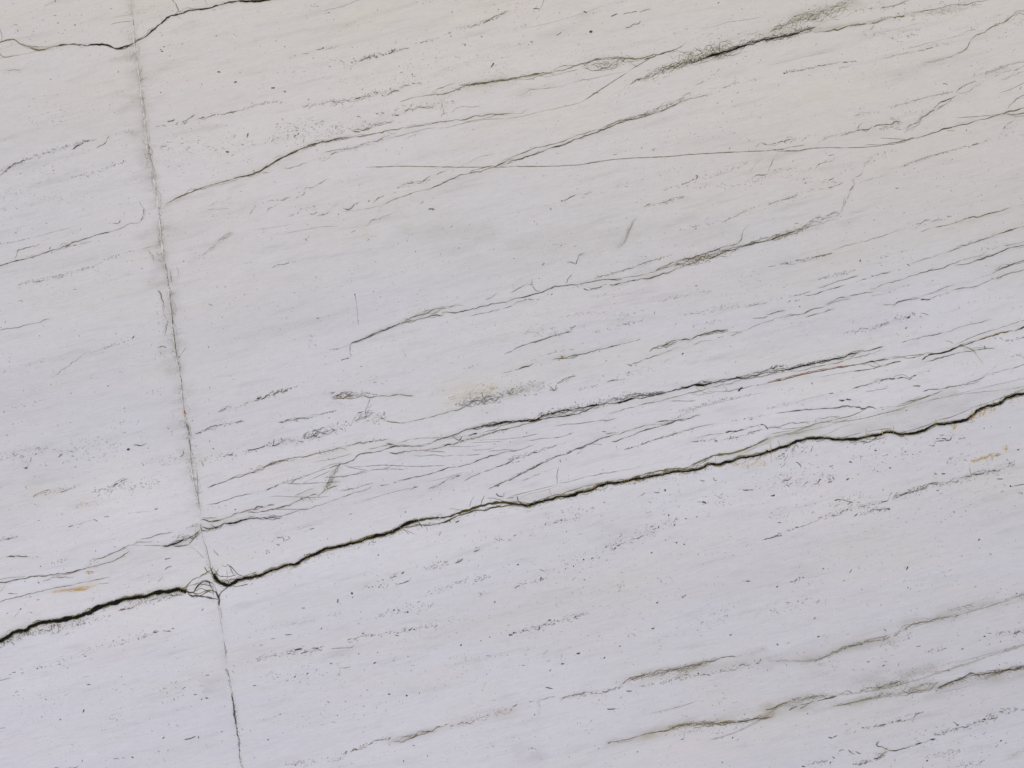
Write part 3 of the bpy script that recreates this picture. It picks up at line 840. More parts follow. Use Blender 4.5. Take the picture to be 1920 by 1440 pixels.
B 44 12 1.1 .5 o 1060 990 1160 955 1260 920 1360 890 1450 870
A 2.1 .9 d 1390 905 1440 905 1520 900 1580 880 1640 870 1720 850 1820 830 1925 810
J 1.4 .55 g 1000 1020 1060 1000
J 1.3 .45 g 1440 865 1500 855 1560 850
L 1.4 .5 g 1600 930 1660 915 1740 900 1800 885 1850 875
J 1.3 .45 g 1850 880 1880 865 1925 855
L 1.5 .5 g 1720 810 1780 780 1810 760
J 1.4 .5 g 705 1150 700 1200 710 1235 680 1250
L 1.8 .6 s 635 1262 660 1255 700 1245
L 1.1 .4 g 560 1185 620 1170 700 1150
D 16 .3 .5 g 560 1185 700 1150
D 60 .3 .35 g 300 1140 420 1130
H 12 .12 g 700 1130 1000 1010 1300 910
D 12 .6 .55 g 1560 1325 1660 1295
L 1.7 .6 s 1840 1362 1880 1352 1925 1342
J 1.4 .5 g 1860 1215 1925 1195
D 60 .5 .35 g 600 1420 750 1400 1000 1430
H 120 .12 l 1150 280 1450 280 1750 330
H 100 .08 l 1300 400 1700 500
@T 2 1
J 1.7 .65 s 365 70 390 60 440 35 480 18 540 15 600 0
P 5 3 .8 s 375 67
J 1.4 .5 b 990 110 1030 95 1080 85 1150 80 1180 55 1210 30
L 1.4 .5 b 1150 75 1230 45 1300 32
D 20 1.2 .5 b 990 110 1150 75 1300 35
J 1.6 .5 b 780 420 830 395 860 340 880 280 900 240 930 190
B 16 4 1.2 .4 b 830 400 870 320 900 240 935 190
H 20 .14 b 800 410 870 320 900 240
J 1.4 .5 b 410 530 450 530 480 545 500 500 510 470 550 460
L 1.8 .7 s 408 690 420 655 450 615
A 2.1 .9 d -10 808 60 795 130 775 180 765 220 745 290 720 340 708 400 700 460 695 520 690
A 2.1 .85 d 510 692 560 680 640 665 700 655 780 652 830 655
L 1.6 .55 g -10 755 60 715 130 690 155 700 150 650
L 1.5 .5 g 150 700 180 740 215 745
L 1.8 .7 g 770 648 860 640 950 625 1000 615
A 1.8 .7 o 1000 620 1070 600 1110 570 1160 550 1220 520
J 1.4 .5 o 1080 590 1130 565 1180 560
L 1.7 .6 b 640 640 720 620 790 600 840 585 900 565 980 540 1060 510 1140 490
D 14 .8 .5 b 600 650 800 600 1000 530 1200 470
J 2.0 .75 d 570 735 610 720 680 705 760 690 820 685
L 2.2 .75 s 535 725 575 737
A 1.9 .8 d 820 682 900 660 980 645 1020 650 1080 630
A 2.2 .9 d 1010 652 1060 635 1090 630 1120 605 1170 605 1210 580 1250 570
B 70 16 1.2 .6 o 1180 560 1250 540 1330 520 1420 490 1500 480 1600 450 1700 420
A 2.0 .85 d 1230 520 1290 505 1350 495 1420 470 1500 440 1560 420 1620 405
A 2.2 .85 d 1250 575 1300 550 1360 530 1440 500 1500 490 1560 465 1620 440 1700 425
D 50 2.6 .5 o 1220 550 1400 500 1600 440
L 1.7 .65 d 1610 405 1650 400 1690 385 1720 350 1730 300
J 1.3 .4 b 1730 300 1780 240
B 26 8 1.4 .6 d 1600 440 1700 415 1800 385 1925 355
A 2.2 .85 d 1690 420 1760 400 1840 380 1925 362
L 1.7 .6 g 1840 365 1880 350 1925 340
H 40 .16 g 1150 570 1400 500 1700 415
J 1.3 .4 b 0 850 80 820 170 805
P 8 2 .6 s 195 808
P 5 3 .6 o 300 768
P 6 3 .4 g 235 540
D 14 .4 .5 b 1580 225 1680 175 1780 130 1900 95
L 1.2 .4 b 1590 225 1700 160 1780 135
D 20 .3 .4 g 1100 310 1300 280 1420 240 1580 220
D 80 .3 .35 g 200 350 600 500
H 120 .10 l 0 400 500 350 900 350 1700 250
D 24 .7 .4 g 1100 820 1300 770 1500 740
D 30 .5 .35 g 600 780 900 760
D 20 .7 .4 g 360 940 600 900 850 930 1000 880
D 20 .8 .45 g 600 1050 730 1030 870 985 1000 950
J 1.6 .55 o 830 990 880 985
D 60 1.6 .4 g 100 1060 200 1040 340 1050
L 2.0 .75 g 0 1192 60 1170 140 1140 220 1115 280 1090 340 1070
J 1.5 .55 g 340 1075 400 1055 460 1045
J 1.4 .5 g 430 1020 480 1000
D 20 1.2 .5 g 280 1085 400 1055 470 1010
A 1.9 .8 s 410 1240 480 1225 540 1210 640 1185 740 1160 820 1140
L 1.6 .65 g 820 1140 900 1120 965 1103
L 1.8 .8 d 300 1262 330 1250 420 1248
B 22 6 1.3 .6 o 320 1250 400 1245 520 1220
D 14 2 .8 y 360 1238 385 1245
D 10 2 .9 r 372 1236 378 1246
D 30 .6 .5 y 350 1235 410 1190
D 14 .8 .4 p 130 1270 250 1220 370 1190 460 1180
L 1.8 .7 s 655 1185 658 1200
L 1.9 .75 s 15 1337 55 1333 90 1310 160 1287
J 1.6 .6 g 340 1437 380 1415 420 1395 480 1380
D 20 1 .5 g 340 1430 480 1380
D 30 .6 .4 g 100 1430 300 1440
J 1.5 .55 o 1030 1200 1060 1170 1100 1165
B 30 10 1.3 .55 o 1060 1175 1150 1150 1240 1120
A 2.3 .85 d 1110 1160 1170 1140 1230 1115 1290 1105 1335 1108
A 2.0 .85 d 1320 1110 1380 1085 1440 1070 1500 1050 1560 1040 1620 1030
B 24 8 1.3 .5 o 1400 1080 1500 1055 1620 1035
L 1.2 .5 g 1560 1045 1610 1025 1620 1060
L 1.7 .6 o 1640 1055 1700 1050 1760 1030 1830 1000 1925 970
J 1.4 .5 g 1640 1080 1700 1065 1730 1050
L 1.4 .5 g 1360 1145 1450 1120 1510 1110
L 1.5 .55 g 1540 1095 1590 1080
L 1.4 .5 g 1800 950 1840 940 1925 930
L 1.5 .6 g 880 1300 940 1275 1000 1250 1080 1225 1140 1205
L 1.3 .45 g 1140 1205 1200 1185 1260 1160
L 2.4 .8 d 855 1290 900 1305
J 1.4 .5 g 900 1300 930 1290 935 1310
D 50 .6 .45 o 1150 1270 1280 1210 1330 1190
P 6 3 .7 d 1280 1213
P 7 2.6 .7 d 705 1268
P 5 3 .7 g 875 1355
J 1.7 .55 g 710 1425 760 1415 850 1400
D 40 1.0 .4 g 850 1360 1000 1340 1050 1320
D 30 .6 .5 g 840 1400 860 1420
B 14 5 1.6 .7 d 1500 1440 1600 1415 1700 1395 1800 1370 1925 1335
A 2.2 .9 k 1420 1445 1520 1425 1620 1405 1740 1388 1840 1370 1925 1350
D 26 1.4 .5 d 1680 1390 1800 1370 1925 1330
L 1.5 .6 o 1230 1425 1240 1440
L 1.3 .4 b 1590 1345 1610 1370
D 100 .5 .35 g 1700 660 1900 600 1500 900
D 30 .8 .45 g 1360 1010 1500 980 1560 960
D 20 .9 .4 g 1300 920 1500 890 1700 860 1900 830
L 1.2 .35 g 1740 860 1920 830
H 8 .12 b 1800 600 1920 570
@T 3 1
J 1.3 .45 g 0 95 80 65 160 45 220 20
D 24 .9 .4 g 0 95 200 30 350 -20
J 1.5 .5 b 620 0 580 50 570 100 545 155 520 185
L 1.3 .45 b 580 30 560 110 550 150
A 2.2 .85 d -10 370 40 350 100 330 150 305 220 290 280 265
B 34 14 1.5 .65 o -20 365 60 340 130 315 200 300 260 280
B 60 12 1.2 .45 g 250 275 330 235 400 200 480 170 540 165
J 1.6 .55 g 280 265 330 255 380 245 400 215 440 185 480 165 540 160
J 1.4 .5 g 380 245 410 220 450 215 520 200
J 1.4 .5 g 300 260 340 210 400 190
D 50 1.8 .5 o 60 330 160 310 300 260
H 30 .14 o 0 355 200 300 400 240
J 1.4 .45 b 630 150 690 145 740 125
J 1.5 .45 b 0 560 60 550
J 1.7 .6 g 90 540 160 535 240 515 320 500 400 480 480 460
D 14 1.2 .5 g 100 540 300 500 480 460
L 1.3 .5 b 490 435 600 400 740 365 840 335 950 300 1060 258
J 1.3 .5 b 1060 265 1140 235 1220 205
L 1.6 .6 g 1215 228 1260 215 1310 205
L 1.5 .6 g 1340 188 1380 180
L 1.3 .5 b 1140 300 1200 278 1260 262
L 1.5 .65 d 1250 262 1320 255 1380 240 1440 220
B 20 4 1.1 .5 b 1400 225 1440 215 1480 210
A 1.7 .85 d 1440 218 1510 190 1590 180 1680 158 1760 138 1825 112
D 14 .4 .35 b 1480 160 1340 190
A 1.8 .8 d 1320 462 1420 425 1520 385 1600 355 1700 322
A 2.0 .85 d 1690 325 1780 295 1860 268 1960 250
L 1.2 .4 g 1040 548 1150 515 1320 462
P 5 2 .7 g 1052 547
L 1.8 .7 o 760 730 860 692 960 672 1060 640 1130 615
A 1.9 .8 d 1100 625 1180 600 1220 585 1290 575 1380 540 1450 512
L 1.5 .6 o 1440 515 1530 490 1600 475 1640 460
L 1.7 .65 o 1400 550 1470 548 1560 515
A 2.2 .85 d 1540 520 1620 495 1680 470 1740 455 1820 420 1940 385
L 1.5 .6 o 1760 410 1860 390 1940 368
D 26 .8 .45 o 1540 440 1700 420 1800 400
J 1.3 .45 b 1610 460 1640 455 1650 470
A 2.0 .85 d 1680 610 1740 580 1800 555 1860 530 1940 505
B 30 10 1.3 .5 o 1700 590 1780 550 1850 540 1940 515
L 1.2 .4 b 1600 638 1700 610
L 1.7 .6 o 1380 738 1460 720 1540 712 1610 690 1680 655
A 1.7 .65 o 1680 658 1760 625 1840 605 1940 575
D 20 1 .4 o 1680 650 1800 615
L 1.8 .7 o 860 845 920 845 950 850
A 2.1 .85 d 940 850 980 830 1040 810 1130 795
L 1.7 .65 o 1130 795 1220 760 1300 725 1390 700
J 2.2 .8 d 1130 798 1160 805 1220 802
L 1.4 .5 o 1220 800 1280 775 1370 750
A 1.8 .75 o -10 975 60 945 120 930
A 2.0 .8 o 120 945 200 920 260 915 300 890 380 875 440 850
L 1.6 .6 o 430 845 490 815 560 790 600 790
L 1.9 .75 o 600 782 700 765 790 750
L 1.4 .5 g 440 850 520 825 620 800
L 1.2 .4 g 770 780 860 770
A 1.8 .75 d -10 922 60 900 130 885
L 1.4 .5 g 120 930 180 915
L 1.5 .6 g 280 940 340 925 400 910 500 875
L 1.8 .75 d 270 772 300 778 360 765 420 742
L 1.5 .65 g 420 742 500 720 580 695
L 1.3 .55 g 180 785 240 765 320 745
L 1.6 .65 g 370 722 440 702 520 672 600 650 680 628
L 1.2 .45 g 380 655 460 635
D 20 1.1 .5 g 380 655 500 625 650 585
L 1.6 .6 g 680 670 740 650
L 2.2 .85 s 770 628 795 632
L 1.3 .5 g 790 630 860 615 920 600
D 10 .5 .5 g 650 680 760 640 900 600 1000 580
P 4 3 .7 s 690 514
P 4 3 .7 s 238 860
P 4 3 .6 s 163 818
D 12 .4 .5 g 0 810 160 785 250 770
J 1.3 .4 b 200 820 240 810
D 14 .6 .5 g 860 770 1000 710 1080 690
D 12 .5 .4 g 700 530 900 470 1100 430
D 40 2 .55 s 940 950 1010 935 1100 915
P 7 4 .9 d 1055 940
L 1.8 .6 o 1140 910 1170 910 1205 925
D 24 1.5 .55 g 560 1060 720 1025 800 1015 900 985
J 1.7 .6 d 840 995 920 985
P 5 3 .7 s 1035 1020
D 30 .4 .35 g 1280 910 1450 880 1600 800 1850 790
A 2.4 .95 k -20 1358 60 1350 180 1330 300 1295 420 1270 540 1250 640 1210 700 1195
B 26 10 1.6 .7 d -30 1350 100 1330 250 1305 400 1275 560 1240 700 1195
L 1.8 .75 d 680 1200 760 1190 870 1157
J 2.0 .7 d 0 1330 60 1315 120 1298
D 40 1.4 .5 d -20 1345 100 1320 300 1290 560 1230
L 1.5 .6 g 600 1215 660 1195 740 1185
L 1.9 .9 b -10 1432 90 1410 250 1370 450 1332 640 1300 740 1280
L 1.8 .75 r 0 1426 250 1365 640 1296
P 7 3 .95 k 88 1413
A 2.3 .9 k 700 1290 750 1280 830 1265 880 1248
L 1.6 .75 b 880 1248 940 1235 1020 1245 1080 1240 1160 1225
A 3.0 1 k 1200 1222 1250 1212 1330 1195 1380 1175 1430 1162
L 2.2 .95 k 1155 1260 1180 1240 1230 1215
L 1.3 .6 y 930 1240 980 1225 1010 1245
L 1.3 .5 y 1080 1238 1180 1220
A 2.2 .95 d 1380 1178 1450 1150 1530 1125 1620 1090 1700 1072 1780 1055 1860 1038
A 2.6 1 k 1850 1042 1880 1020 1940 1010
L 1.3 .5 y 1540 1110 1700 1065 1850 1035
L 1.6 .65 d 1400 1165 1480 1160 1530 1180 1560 1210
F 1.3 .55 y 1500 1155 1560 1215 1620 1300
L 1.8 .8 s 1328 1118 1360 1118 1390 1138
L 2.0 .8 d 1100 1105 1180 1085 1260 1068 1320 1052
L 1.3 .5 g 1000 1130 1110 1100
L 1.5 .5 g 1320 1055 1460 1010 1580 980 1680 955
L 1.2 .5 g 1450 1125 1600 1060 1720 1025 1940 955
F 1.2 .45 g 1400 1150 1550 1080 1700 1030
L 1.5 .7 b 740 1285 780 1305 850 1310 920 1290
F 1.2 .6 b 770 1270 820 1290 850 1310
L 1.8 .8 d 870 1300 920 1285 1000 1268
L 1.6 .7 d 640 1345 740 1335 870 1300
F 1.2 .5 g 380 1390 560 1355 740 1330
A 1.8 .8 d 1170 1278 1280 1250 1400 1215 1500 1200 1600 1182 1700 1172
J 2.0 .8 s 760 1438 820 1420 900 1402 960 1392 1060 1380 1130 1362 1210 1343
L 1.5 .6 o 1480 1440 1560 1410 1640 1375 1720 1350 1800 1330 1940 1285
L 1.3 .5 b 1600 1390 1660 1350 1720 1300
J 1.5 .6 g 1700 1090 1710 1105
D 20 .8 .5 d 1740 1100 1800 1120 1920 1090
J 1.6 .6 s 1780 1105 1800 1120
L 1.6 .6 g 1860 1105 1940 1085
J 1.4 .6 d 1860 1220 1930 1230
D 20 .5 .5 g 1780 1250 1900 1215
P 6 2.5 .8 s 1625 1160
F 2 .7 s 325 1425 335 1445
@T 0 2
J 1.4 .5 b 1360 0 1370 50 1370 130
F 2.2 .9 r 1380 190 1388 250
H 10 .35 y 1380 190 1388 250
L 1.6 .6 g 1395 280 1410 350
B 30 8 1.3 .5 b 1390 270 1420 330 1430 390
L 1.6 .5 b 1410 300 1440 370 1430 400
H 70 .13 b 1290 330 1420 400 1380 500
J 1.3 .4 b 1250 325 1290 350 1290 390
J 1.5 .5 b 1370 490 1375 520 1350 550
D 60 1.4 .4 b 1200 600 1300 560 1370 510
D 60 1.2 .4 b 1400 560 1460 590 1520 600
L 1.6 .6 g 1510 580 1530 622
F 1.0 .35 g 1425 420 1430 500
F 1.2 .5 w 1390 220 1400 300
F 1.3 .5 w 1410 330 1425 420
L 1.9 .65 s 1000 455 1030 452 1060 455 1100 446
P 5 5 .9 s 963 490
D 300 .9 .55 g 800 440 1000 400 1100 350
D 140 1.2 .5 g 400 500 700 500 900 460
D 100 1.0 .5 g 20 540 200 520 350 480
J 1.7 .6 g 435 552 470 520
L 1.5 .55 s 335 612 355 606
J 1.6 .6 o 170 625 200 630 235 540
P 7 4 .85 d 195 628
D 50 1.6 .5 p 80 540 130 555 200 570
P 5 2.6 .6 g 30 208
D 20 .6 .4 g 90 175 200 160 330 120
P 4 3 .6 g 533 70
P 3 4 .4 b 808 15
D 30 .4 .4 g 1100 75 1200 45
J 1.6 .6 g 400 820 460 805 520 795 570 760 630 742
J 1.3 .45 b 270 830 330 810 380 785
D 30 1.4 .5 g 250 840 400 810 560 770
H 90 .12 c 250 780 450 870 620 880
J 1.9 .7 g 820 790 870 750 920 720 960 712
J 1.6 .65 s 810 845 830 820 850 790
D 30 1.4 .5 g 690 810 850 780 960 730
D 60 1.4 .55 g 900 770 1050 770 1200 730
D 50 1 .45 b 560 920 700 880 800 830
P 5 3 .9 s 1077 608
P 5 2 .8 s 1012 775
D 20 .4 .5 g 1090 600 1200 570 1260 560
L 2 .8 s 780 997 820 993
A 2.6 .9 s 695 1018 715 1020 735 1032
J 1.7 .65 s 510 1073 560 1065 610 1050
L 1.2 .4 g 600 1050 650 1030 700 1020
L 1.2 .35 g 960 970 1040 962 1120 955
P 5 2 .8 s 1172 937
P 4 2 .7 s 967 970
J 2.2 .75 d -20 1182 30 1170 60 1162 120 1148
D 30 1 .5 d 0 1175 130 1145
J 2.0 .8 d 50 1297 100 1303 180 1303 240 1300 300 1295
D 14 .8 .5 c 200 1300 260 1300
D 26 1.3 .5 g 390 1345 440 1330 500 1315
P 3 3 .7 s 718 1252
P 3 3 .7 s 1185 1185
P 3 3 .7 s 305 1367
L 1.8 .7 s 1235 1315 1280 1305
L 1.7 .7 s 1235 1395 1260 1370 1290 1368
H 14 .12 g 1290 970 1400 960
F 1.5 .6 b 1475 640 1480 700 1490 860 1495 930
H 20 .13 g 1480 650 1490 900
D 20 1.0 .55 d 1460 372 1600 330 1700 295 1830 280
J 1.7 .65 g 1465 372 1530 355 1600 330 1680 298
L 1.3 .4 g 1680 298 1760 290 1830 280
J 1.7 .65 g 1640 210 1690 180 1740 172
J 1.9 .75 s 1840 150 1870 135 1910 125 1960 100
D 26 1.0 .5 g 1640 205 1740 180 1840 150
P 6 4 .6 g 1600 485
J 1.8 .7 s 1670 545 1700 535 1750 520
D 50 1.2 .5 g 1500 575 1700 540 1900 490
J 1.6 .6 s 1860 495 1925 490
L 2.0 .75 s 1560 780 1600 765 1660 738 1720 720
A 2.1 .8 s 1700 725 1770 700 1800 705 1850 675 1940 655
L 1.6 .65 g 1550 908 1640 890 1740 860 1830 835 1940 810
D 14 .6 .4 g 1560 920 1700 915
P 5 2.6 .8 s 1765 942
L 2.2 .85 d 1505 1020 1530 1015 1570 1030 1640 1028
A 1.9 .85 d 1560 1030 1640 1025 1700 1000 1780 970 1860 950 1940 940
L 1.4 .6 o 1510 1005 1600 1005 1630 1003
L 1.5 .6 o 1860 960 1925 965
A 2.6 .95 d 1590 1085 1650 1062 1700 1048 1780 1035
A 3.0 .95 k 1690 1050 1780 1035 1860 1010 1940 1000
B 46 12 1.3 .6 d 1505 1100 1540 1090 1600 1080 1680 1060
A 1.8 .8 d 1510 1070 1560 1078 1600 1080
L 1.6 .7 d 1505 1050 1515 1100 1600 1095
A 1.7 .75 o 1410 1210 1440 1170 1500 1110
A 3.0 .95 k 1220 1215 1270 1213 1340 1190 1380 1165
A 2.2 .9 d 1300 1215 1360 1215 1410 1205
B 60 16 1.2 .55 d 1290 1205 1380 1180 1440 1150 1505 1110
A 1.8 .75 o 1370 1170 1430 1140 1480 1110 1500 1095
F 1.4 .6 g 1000 1210 1120 1212 1230 1215
D 26 1.6 .5 b 1400 1080 1480 1050
J 1.4 .5 b 1440 1065 1490 1040
A 1.8 .75 o 670 1330 720 1310 820 1285 890 1245 980 1205 1060 1185 1140 1182
L 1.5 .6 o 1040 1165 1100 1155 1160 1140
L 1.8 .7 g 1140 1145 1180 1130 1240 1120 1300 1108
D 20 1 .6 g 1300 1150 1370 1130
A 2.0 .8 o 700 1370 780 1350 860 1330 910 1295 970 1255
A 2.0 .8 d 250 1440 340 1437 440 1425 520 1415 600 1395 710 1368
L 1.5 .6 g 400 1440 500 1428 600 1405
D 16 2.2 .85 c 680 1330 710 1322
D 14 2.2 .8 c 700 1365 730 1360
D 14 2.5 .85 y 645 1412 690 1412
D 40 .3 .4 c 640 1300 700 1400
F 1.3 .4 b 0 1465 100 1450 250 1440
@T 0 3
A 2.0 .85 d -60 62 0 52 60 40 140 20 220 8 300 -2 360 -5
A 1.7 .75 g 320 40 370 25 400 10 480 10 550 8
L 1.4 .5 o 380 0 460 5 500 15
L 1.8 .7 g -20 120 10 105 40 70
L 1.6 .7 g -60 200 0 190 90 165 180 145 300 115 400 90
L 1.6 .7 d 380 95 480 85 560 65 660 42 740 20 830 8
F 1.2 .5 g 740 60 820 52
B 24 14 1.5 .7 y 395 120 460 105 560 98 640 90 720 65
L 2.0 .6 y 400 120 470 105 580 98 660 88
H 34 .25 y 400 115 560 98 720 70
L 2.0 .6 s 280 48 300 52
J 1.4 .6 g 60 132 130 132
L 1.4 .5 g 270 180 300 175
L 1.4 .5 g 210 160 240 155
P 3 3 .8 s 155 247
F 1.0 .5 g 105 310 155 250
F 1.0 .5 g 690 190 708 155
L 1.4 .55 g 1180 50 1225 0
J 1.4 .6 d 890 260 960 245 1030 215 1050 195
J 1.3 .6 d 1110 190 1180 165 1260 150 1380 140
D 40 1.6 .6 d 900 255 1050 210 1180 175 1350 140
D 36 1.3 .5 o 560 380 700 320 830 300
D 60 3.0 .7 d 30 490 120 470 220 420
D 60 2.6 .7 o 230 430 380 395 520 370 640 360
L 1.6 .8 d 330 410 380 410 390 360
L 1.5 .8 d 405 355 407 400
L 1.5 .8 d 435 350 437 410
L 2.4 .9 d 25 480 30 530
J 1.6 .7 d 80 495 110 520
H 60 .16 o 0 510 200 420 600 330
H 30 .10 g 650 280 950 210 1350 130
D 40 .6 .55 s 150 700 350 680 700 540 950 480 1200 410
P 6 3 .85 s 168 728
L 2 .8 s 25 780 50 770 78 765
L 1.8 .75 s 85 725 118 720
L 1.6 .7 s 65 740 90 738
P 5 2 .7 s 850 487
P 5 2.4 .8 s 920 480
P 5 2.4 .8 s 1040 473
P 5 2.4 .8 s 1162 422
P 5 2.4 .8 s 1085 434
J 1.5 .65 s 1220 410 1290 415
L 2 .8 s 1285 395 1310 395
P 3 3 .8 s 280 695
P 3 3 .8 s 312 682
P 5 2 .7 s 640 600
L 1.5 .6 s 605 765 630 752 675 750
L 1.9 .8 s 650 814 680 814
P 4 3 .9 s 912 757
L 2.2 .85 s 335 920 352 930
L 1.5 .7 s 1360 855 1395 832
L 1.9 .8 s 1300 915 1312 935
L 1.6 .7 s 1215 940 1225 960
L 1.5 .7 s 1452 887 1478 890
P 6 2.6 .8 s 1550 915
P 4 2 .8 s 1512 925
P 3 5 .9 s 452 1075
L 1.8 .75 s 15 1137 40 1137
P 4 3 .8 s 627 1012
P 5 2.2 .8 s 1226 1213
L 1.8 .8 s 1382 1228 1430 1218 1470 1200
P 4 2 .8 s 1490 1210
P 6 3 .8 s 1665 1165
L 1.7 .75 s 850 1371 895 1370
L 1.5 .7 s 912 1368 935 1360
P 5 3 .85 s 995 1360
L 1.6 .7 s 1180 1316 1202 1318
P 4 2 .7 s 1260 1308
P 6 2 .8 s 617 1387
J 1.5 .6 s 380 1445 500 1438 560 1432 600 1415
D 120 .6 .5 s 1200 860 1350 870 1550 820
D 500 .7 .35 g 100 900 500 950 1000 900
D 500 .5 .3 g 300 1250 900 1200 1500 1300
D 200 .5 .3 g 1100 660 1400 690 1600 690
L 1.3 .5 g 1680 500 1690 540 1700 580
D 16 .6 .4 b 1680 490 1700 600
L 1.6 .7 s 1700 700 1720 760
H 60 .12 b 1560 770 1700 760
H 80 .10 b 1560 860 1650 860
D 14 .6 .6 s 1690 700 1740 860 1760 1000 1790 1260 1805 1400
L 2.2 .85 s 1738 880 1755 980 1762 1040
L 3.4 .85 s 1752 1020 1768 1090 1772 1120
L 2.0 .8 s 1770 1110 1790 1230 1795 1280
D 8 .7 .7 k 1740 880 1760 1040 1795 1280
L 1.4 .5 g 1795 1280 1805 1400 1825 1440
H 24 .14 b 1750 950 1790 1100
D 30 .3 .4 b 1730 640 1750 680
D 60 .4 .55 s 1840 640 1920 680
L 1.5 .6 s 1895 823 1925 820
F 1.6 .6 w 1700 800 1735 930
@T 1 2
D 14 .8 .5 g 0 130 80 90 160 60 230 40
J 2.0 .75 s 40 120 80 80 100 80
J 2.0 .75 s 120 80 170 60 200 60 240 35
D 26 1.8 .6 s -20 130 100 80 260 30
D 30 .5 .5 p 290 20 420 25
J 1.8 .65 g 500 68 560 70 590 60
B 44 18 1.4 .65 o 570 110 640 95 740 80 790 90
J 1.6 .65 g 570 100 620 80 680 60 720 65
A 1.9 .75 o 740 92 800 98 860 103 920 85 980 92 1060 80 1100 75
L 2.0 .8 g 1080 80 1130 85 1180 90
D 34 1.8 .55 d 600 90 750 70 900 80
J 1.5 .5 g 860 105 840 150 825 200 815 245
L 1.7 .6 b 860 105 890 92
D 90 2.2 .5 g 740 280 830 240 930 230
J 1.4 .55 g 730 270 760 225 810 205
B 50 12 1.2 .45 g 700 320 770 270 830 230 900 210
J 1.4 .5 o 880 250 930 240 970 270
D 50 2.2 .5 o 870 270 940 260 960 210
L 1.8 .65 o 960 275 1020 282 1080 292 1130 288
L 1.7 .6 o 1120 290 1190 275 1260 258 1340 240 1400 222
A 1.8 .7 o 1390 225 1450 205 1500 205 1540 190 1580 165
B 50 18 1.3 .5 d 1520 170 1600 150 1680 130 1780 110 1850 90
D 60 3.4 .5 d 1500 160 1650 120 1800 90 1925 50
D 60 3.4 .45 c 1450 110 1560 90 1680 50 1800 30
H 90 .26 c 1460 110 1600 60 1760 30
H 60 .14 o 1560 140 1750 100 1925 60
L 1.6 .6 g 1690 60 1720 130
D 18 .7 .5 d 170 290 300 265 450 240 600 200
J 1.9 .75 d 175 288 230 275 260 270
J 1.7 .65 g 260 272 330 250 400 248 480 230
J 1.4 .5 g 480 230 540 215 600 195
J 1.6 .6 g 125 395 150 350 210 322
L 2.2 .8 s -20 490 30 480 70 465
J 1.9 .7 g 70 460 130 455 200 430
J 1.7 .7 s 180 440 220 425 270 425 330 430 350 440
B 60 16 1.4 .6 s 350 400 430 380 520 360 600 330
D 60 2.2 .6 s 340 400 450 390 600 330 700 290
D 30 1.2 .5 s 60 460 200 430 350 430
J 1.5 .5 g 130 460 135 410
J 2.1 .75 o -20 660 60 630 120 600 200 575 270 555
B 24 8 1.4 .6 d -20 655 100 605 200 575 320 550
A 1.9 .7 o 270 555 370 545 440 530 520 512 590 495 660 485 670 495
L 1.6 .6 o 680 490 670 465 740 450 790 438
J 1.9 .75 o 760 440 830 440 880 430
J 1.6 .6 o 880 430 940 418 1020 420
D 20 1.2 .5 o 400 535 600 490
D 20 .9 .45 o 750 445 950 415
L 1.4 .5 g 1060 445 1180 410 1280 402 1400 408
A 2.3 .9 d 620 605 660 590 710 580 770 530 840 515 900 512
A 2.2 .85 d 890 512 960 490 1010 475 1070 466 1180 468
L 1.6 .6 o 840 490 940 470 1000 455
A 2.1 .8 d 980 448 1030 452 1080 470
A 2.0 .85 d 1170 468 1240 458 1310 440 1380 420 1460 390
A 2.3 .9 d 1440 395 1500 378 1560 350 1620 340 1680 325
A 2.6 .95 k 1660 328 1720 308 1800 295 1860 278 1940 278
A 2.0 .85 k 1700 310 1760 320 1840 290 1940 290
B 30 10 1.6 .75 d 1580 345 1700 315 1820 295 1930 280
J 2.2 .85 d 1480 400 1520 405 1540 385 1600 380 1700 362
L 1.6 .65 g 1700 362 1800 340 1840 310 1925 295
A 2.0 .85 d 1000 515 1070 517 1120 505
A 2.0 .85 o 1100 508 1200 495 1290 502 1330 485
A 2.0 .85 d 1320 490 1420 465 1480 452
A 2.0 .8 o 1470 455 1560 425 1660 400 1740 375 1820 345 1940 320
D 16 1.6 .5 l 1480 450 1700 385 1900 335
F 1.2 .6 g 1290 505 1360 508 1420 510
F 1.3 .55 o 350 745 430 705 540 660 560 645
F 1.5 .65 o 230 735 350 700 480 650 560 625 640 600
L 1.5 .6 o 640 600 600 610 560 625
J 1.7 .65 d 40 808 100 785 170 760 200 745
J 1.4 .55 o 200 745 260 735 330 705
D 20 .8 .45 o 200 740 400 680
L 1.4 .5 o 420 590 480 575 560 560 620 545 720 520
J 1.3 .6 o 535 555 555 570
A 2.0 .7 b 640 590 620 620 590 660 570 700 540 740 520 780
A 2.2 .75 b 520 780 500 815 480 825
B 50 12 1.2 .5 b 630 600 590 660 550 730 500 820
D 60 1.6 .4 b 600 640 560 700 530 780
H 70 .16 b 610 620 560 720
F 1.5 .75 g 690 622 800 620 900 610 950 608 1080 615 1240 618 1420 610
F 1.3 .6 g 650 600 700 625 780 640 850 648
F 1.4 .65 g 850 648 900 640 980 636 1120 643
F 1.3 .55 g 960 635 1010 620
F 1.4 .65 g 510 700 600 700 720 680 850 656
L 1.6 .7 d 640 700 720 680 820 655
F 1.4 .65 g 230 748 350 748 480 740 640 733
F 1.3 .6 g 1180 538 1240 542 1310 530 1400 540 1500 535
F 1.3 .6 g 1500 535 1600 535 1690 525
F 1.3 .5 g 1360 508 1420 512
F 1.2 .6 g 1620 495 1700 495 1780 485
F 1.2 .6 g 1740 505 1840 495 1930 490
F 1.3 .55 p 1650 420 1780 415 1930 410
F 1.2 .5 g 1600 440 1740 435 1850 430
F 1.2 .5 g 1440 470 1580 470 1700 460
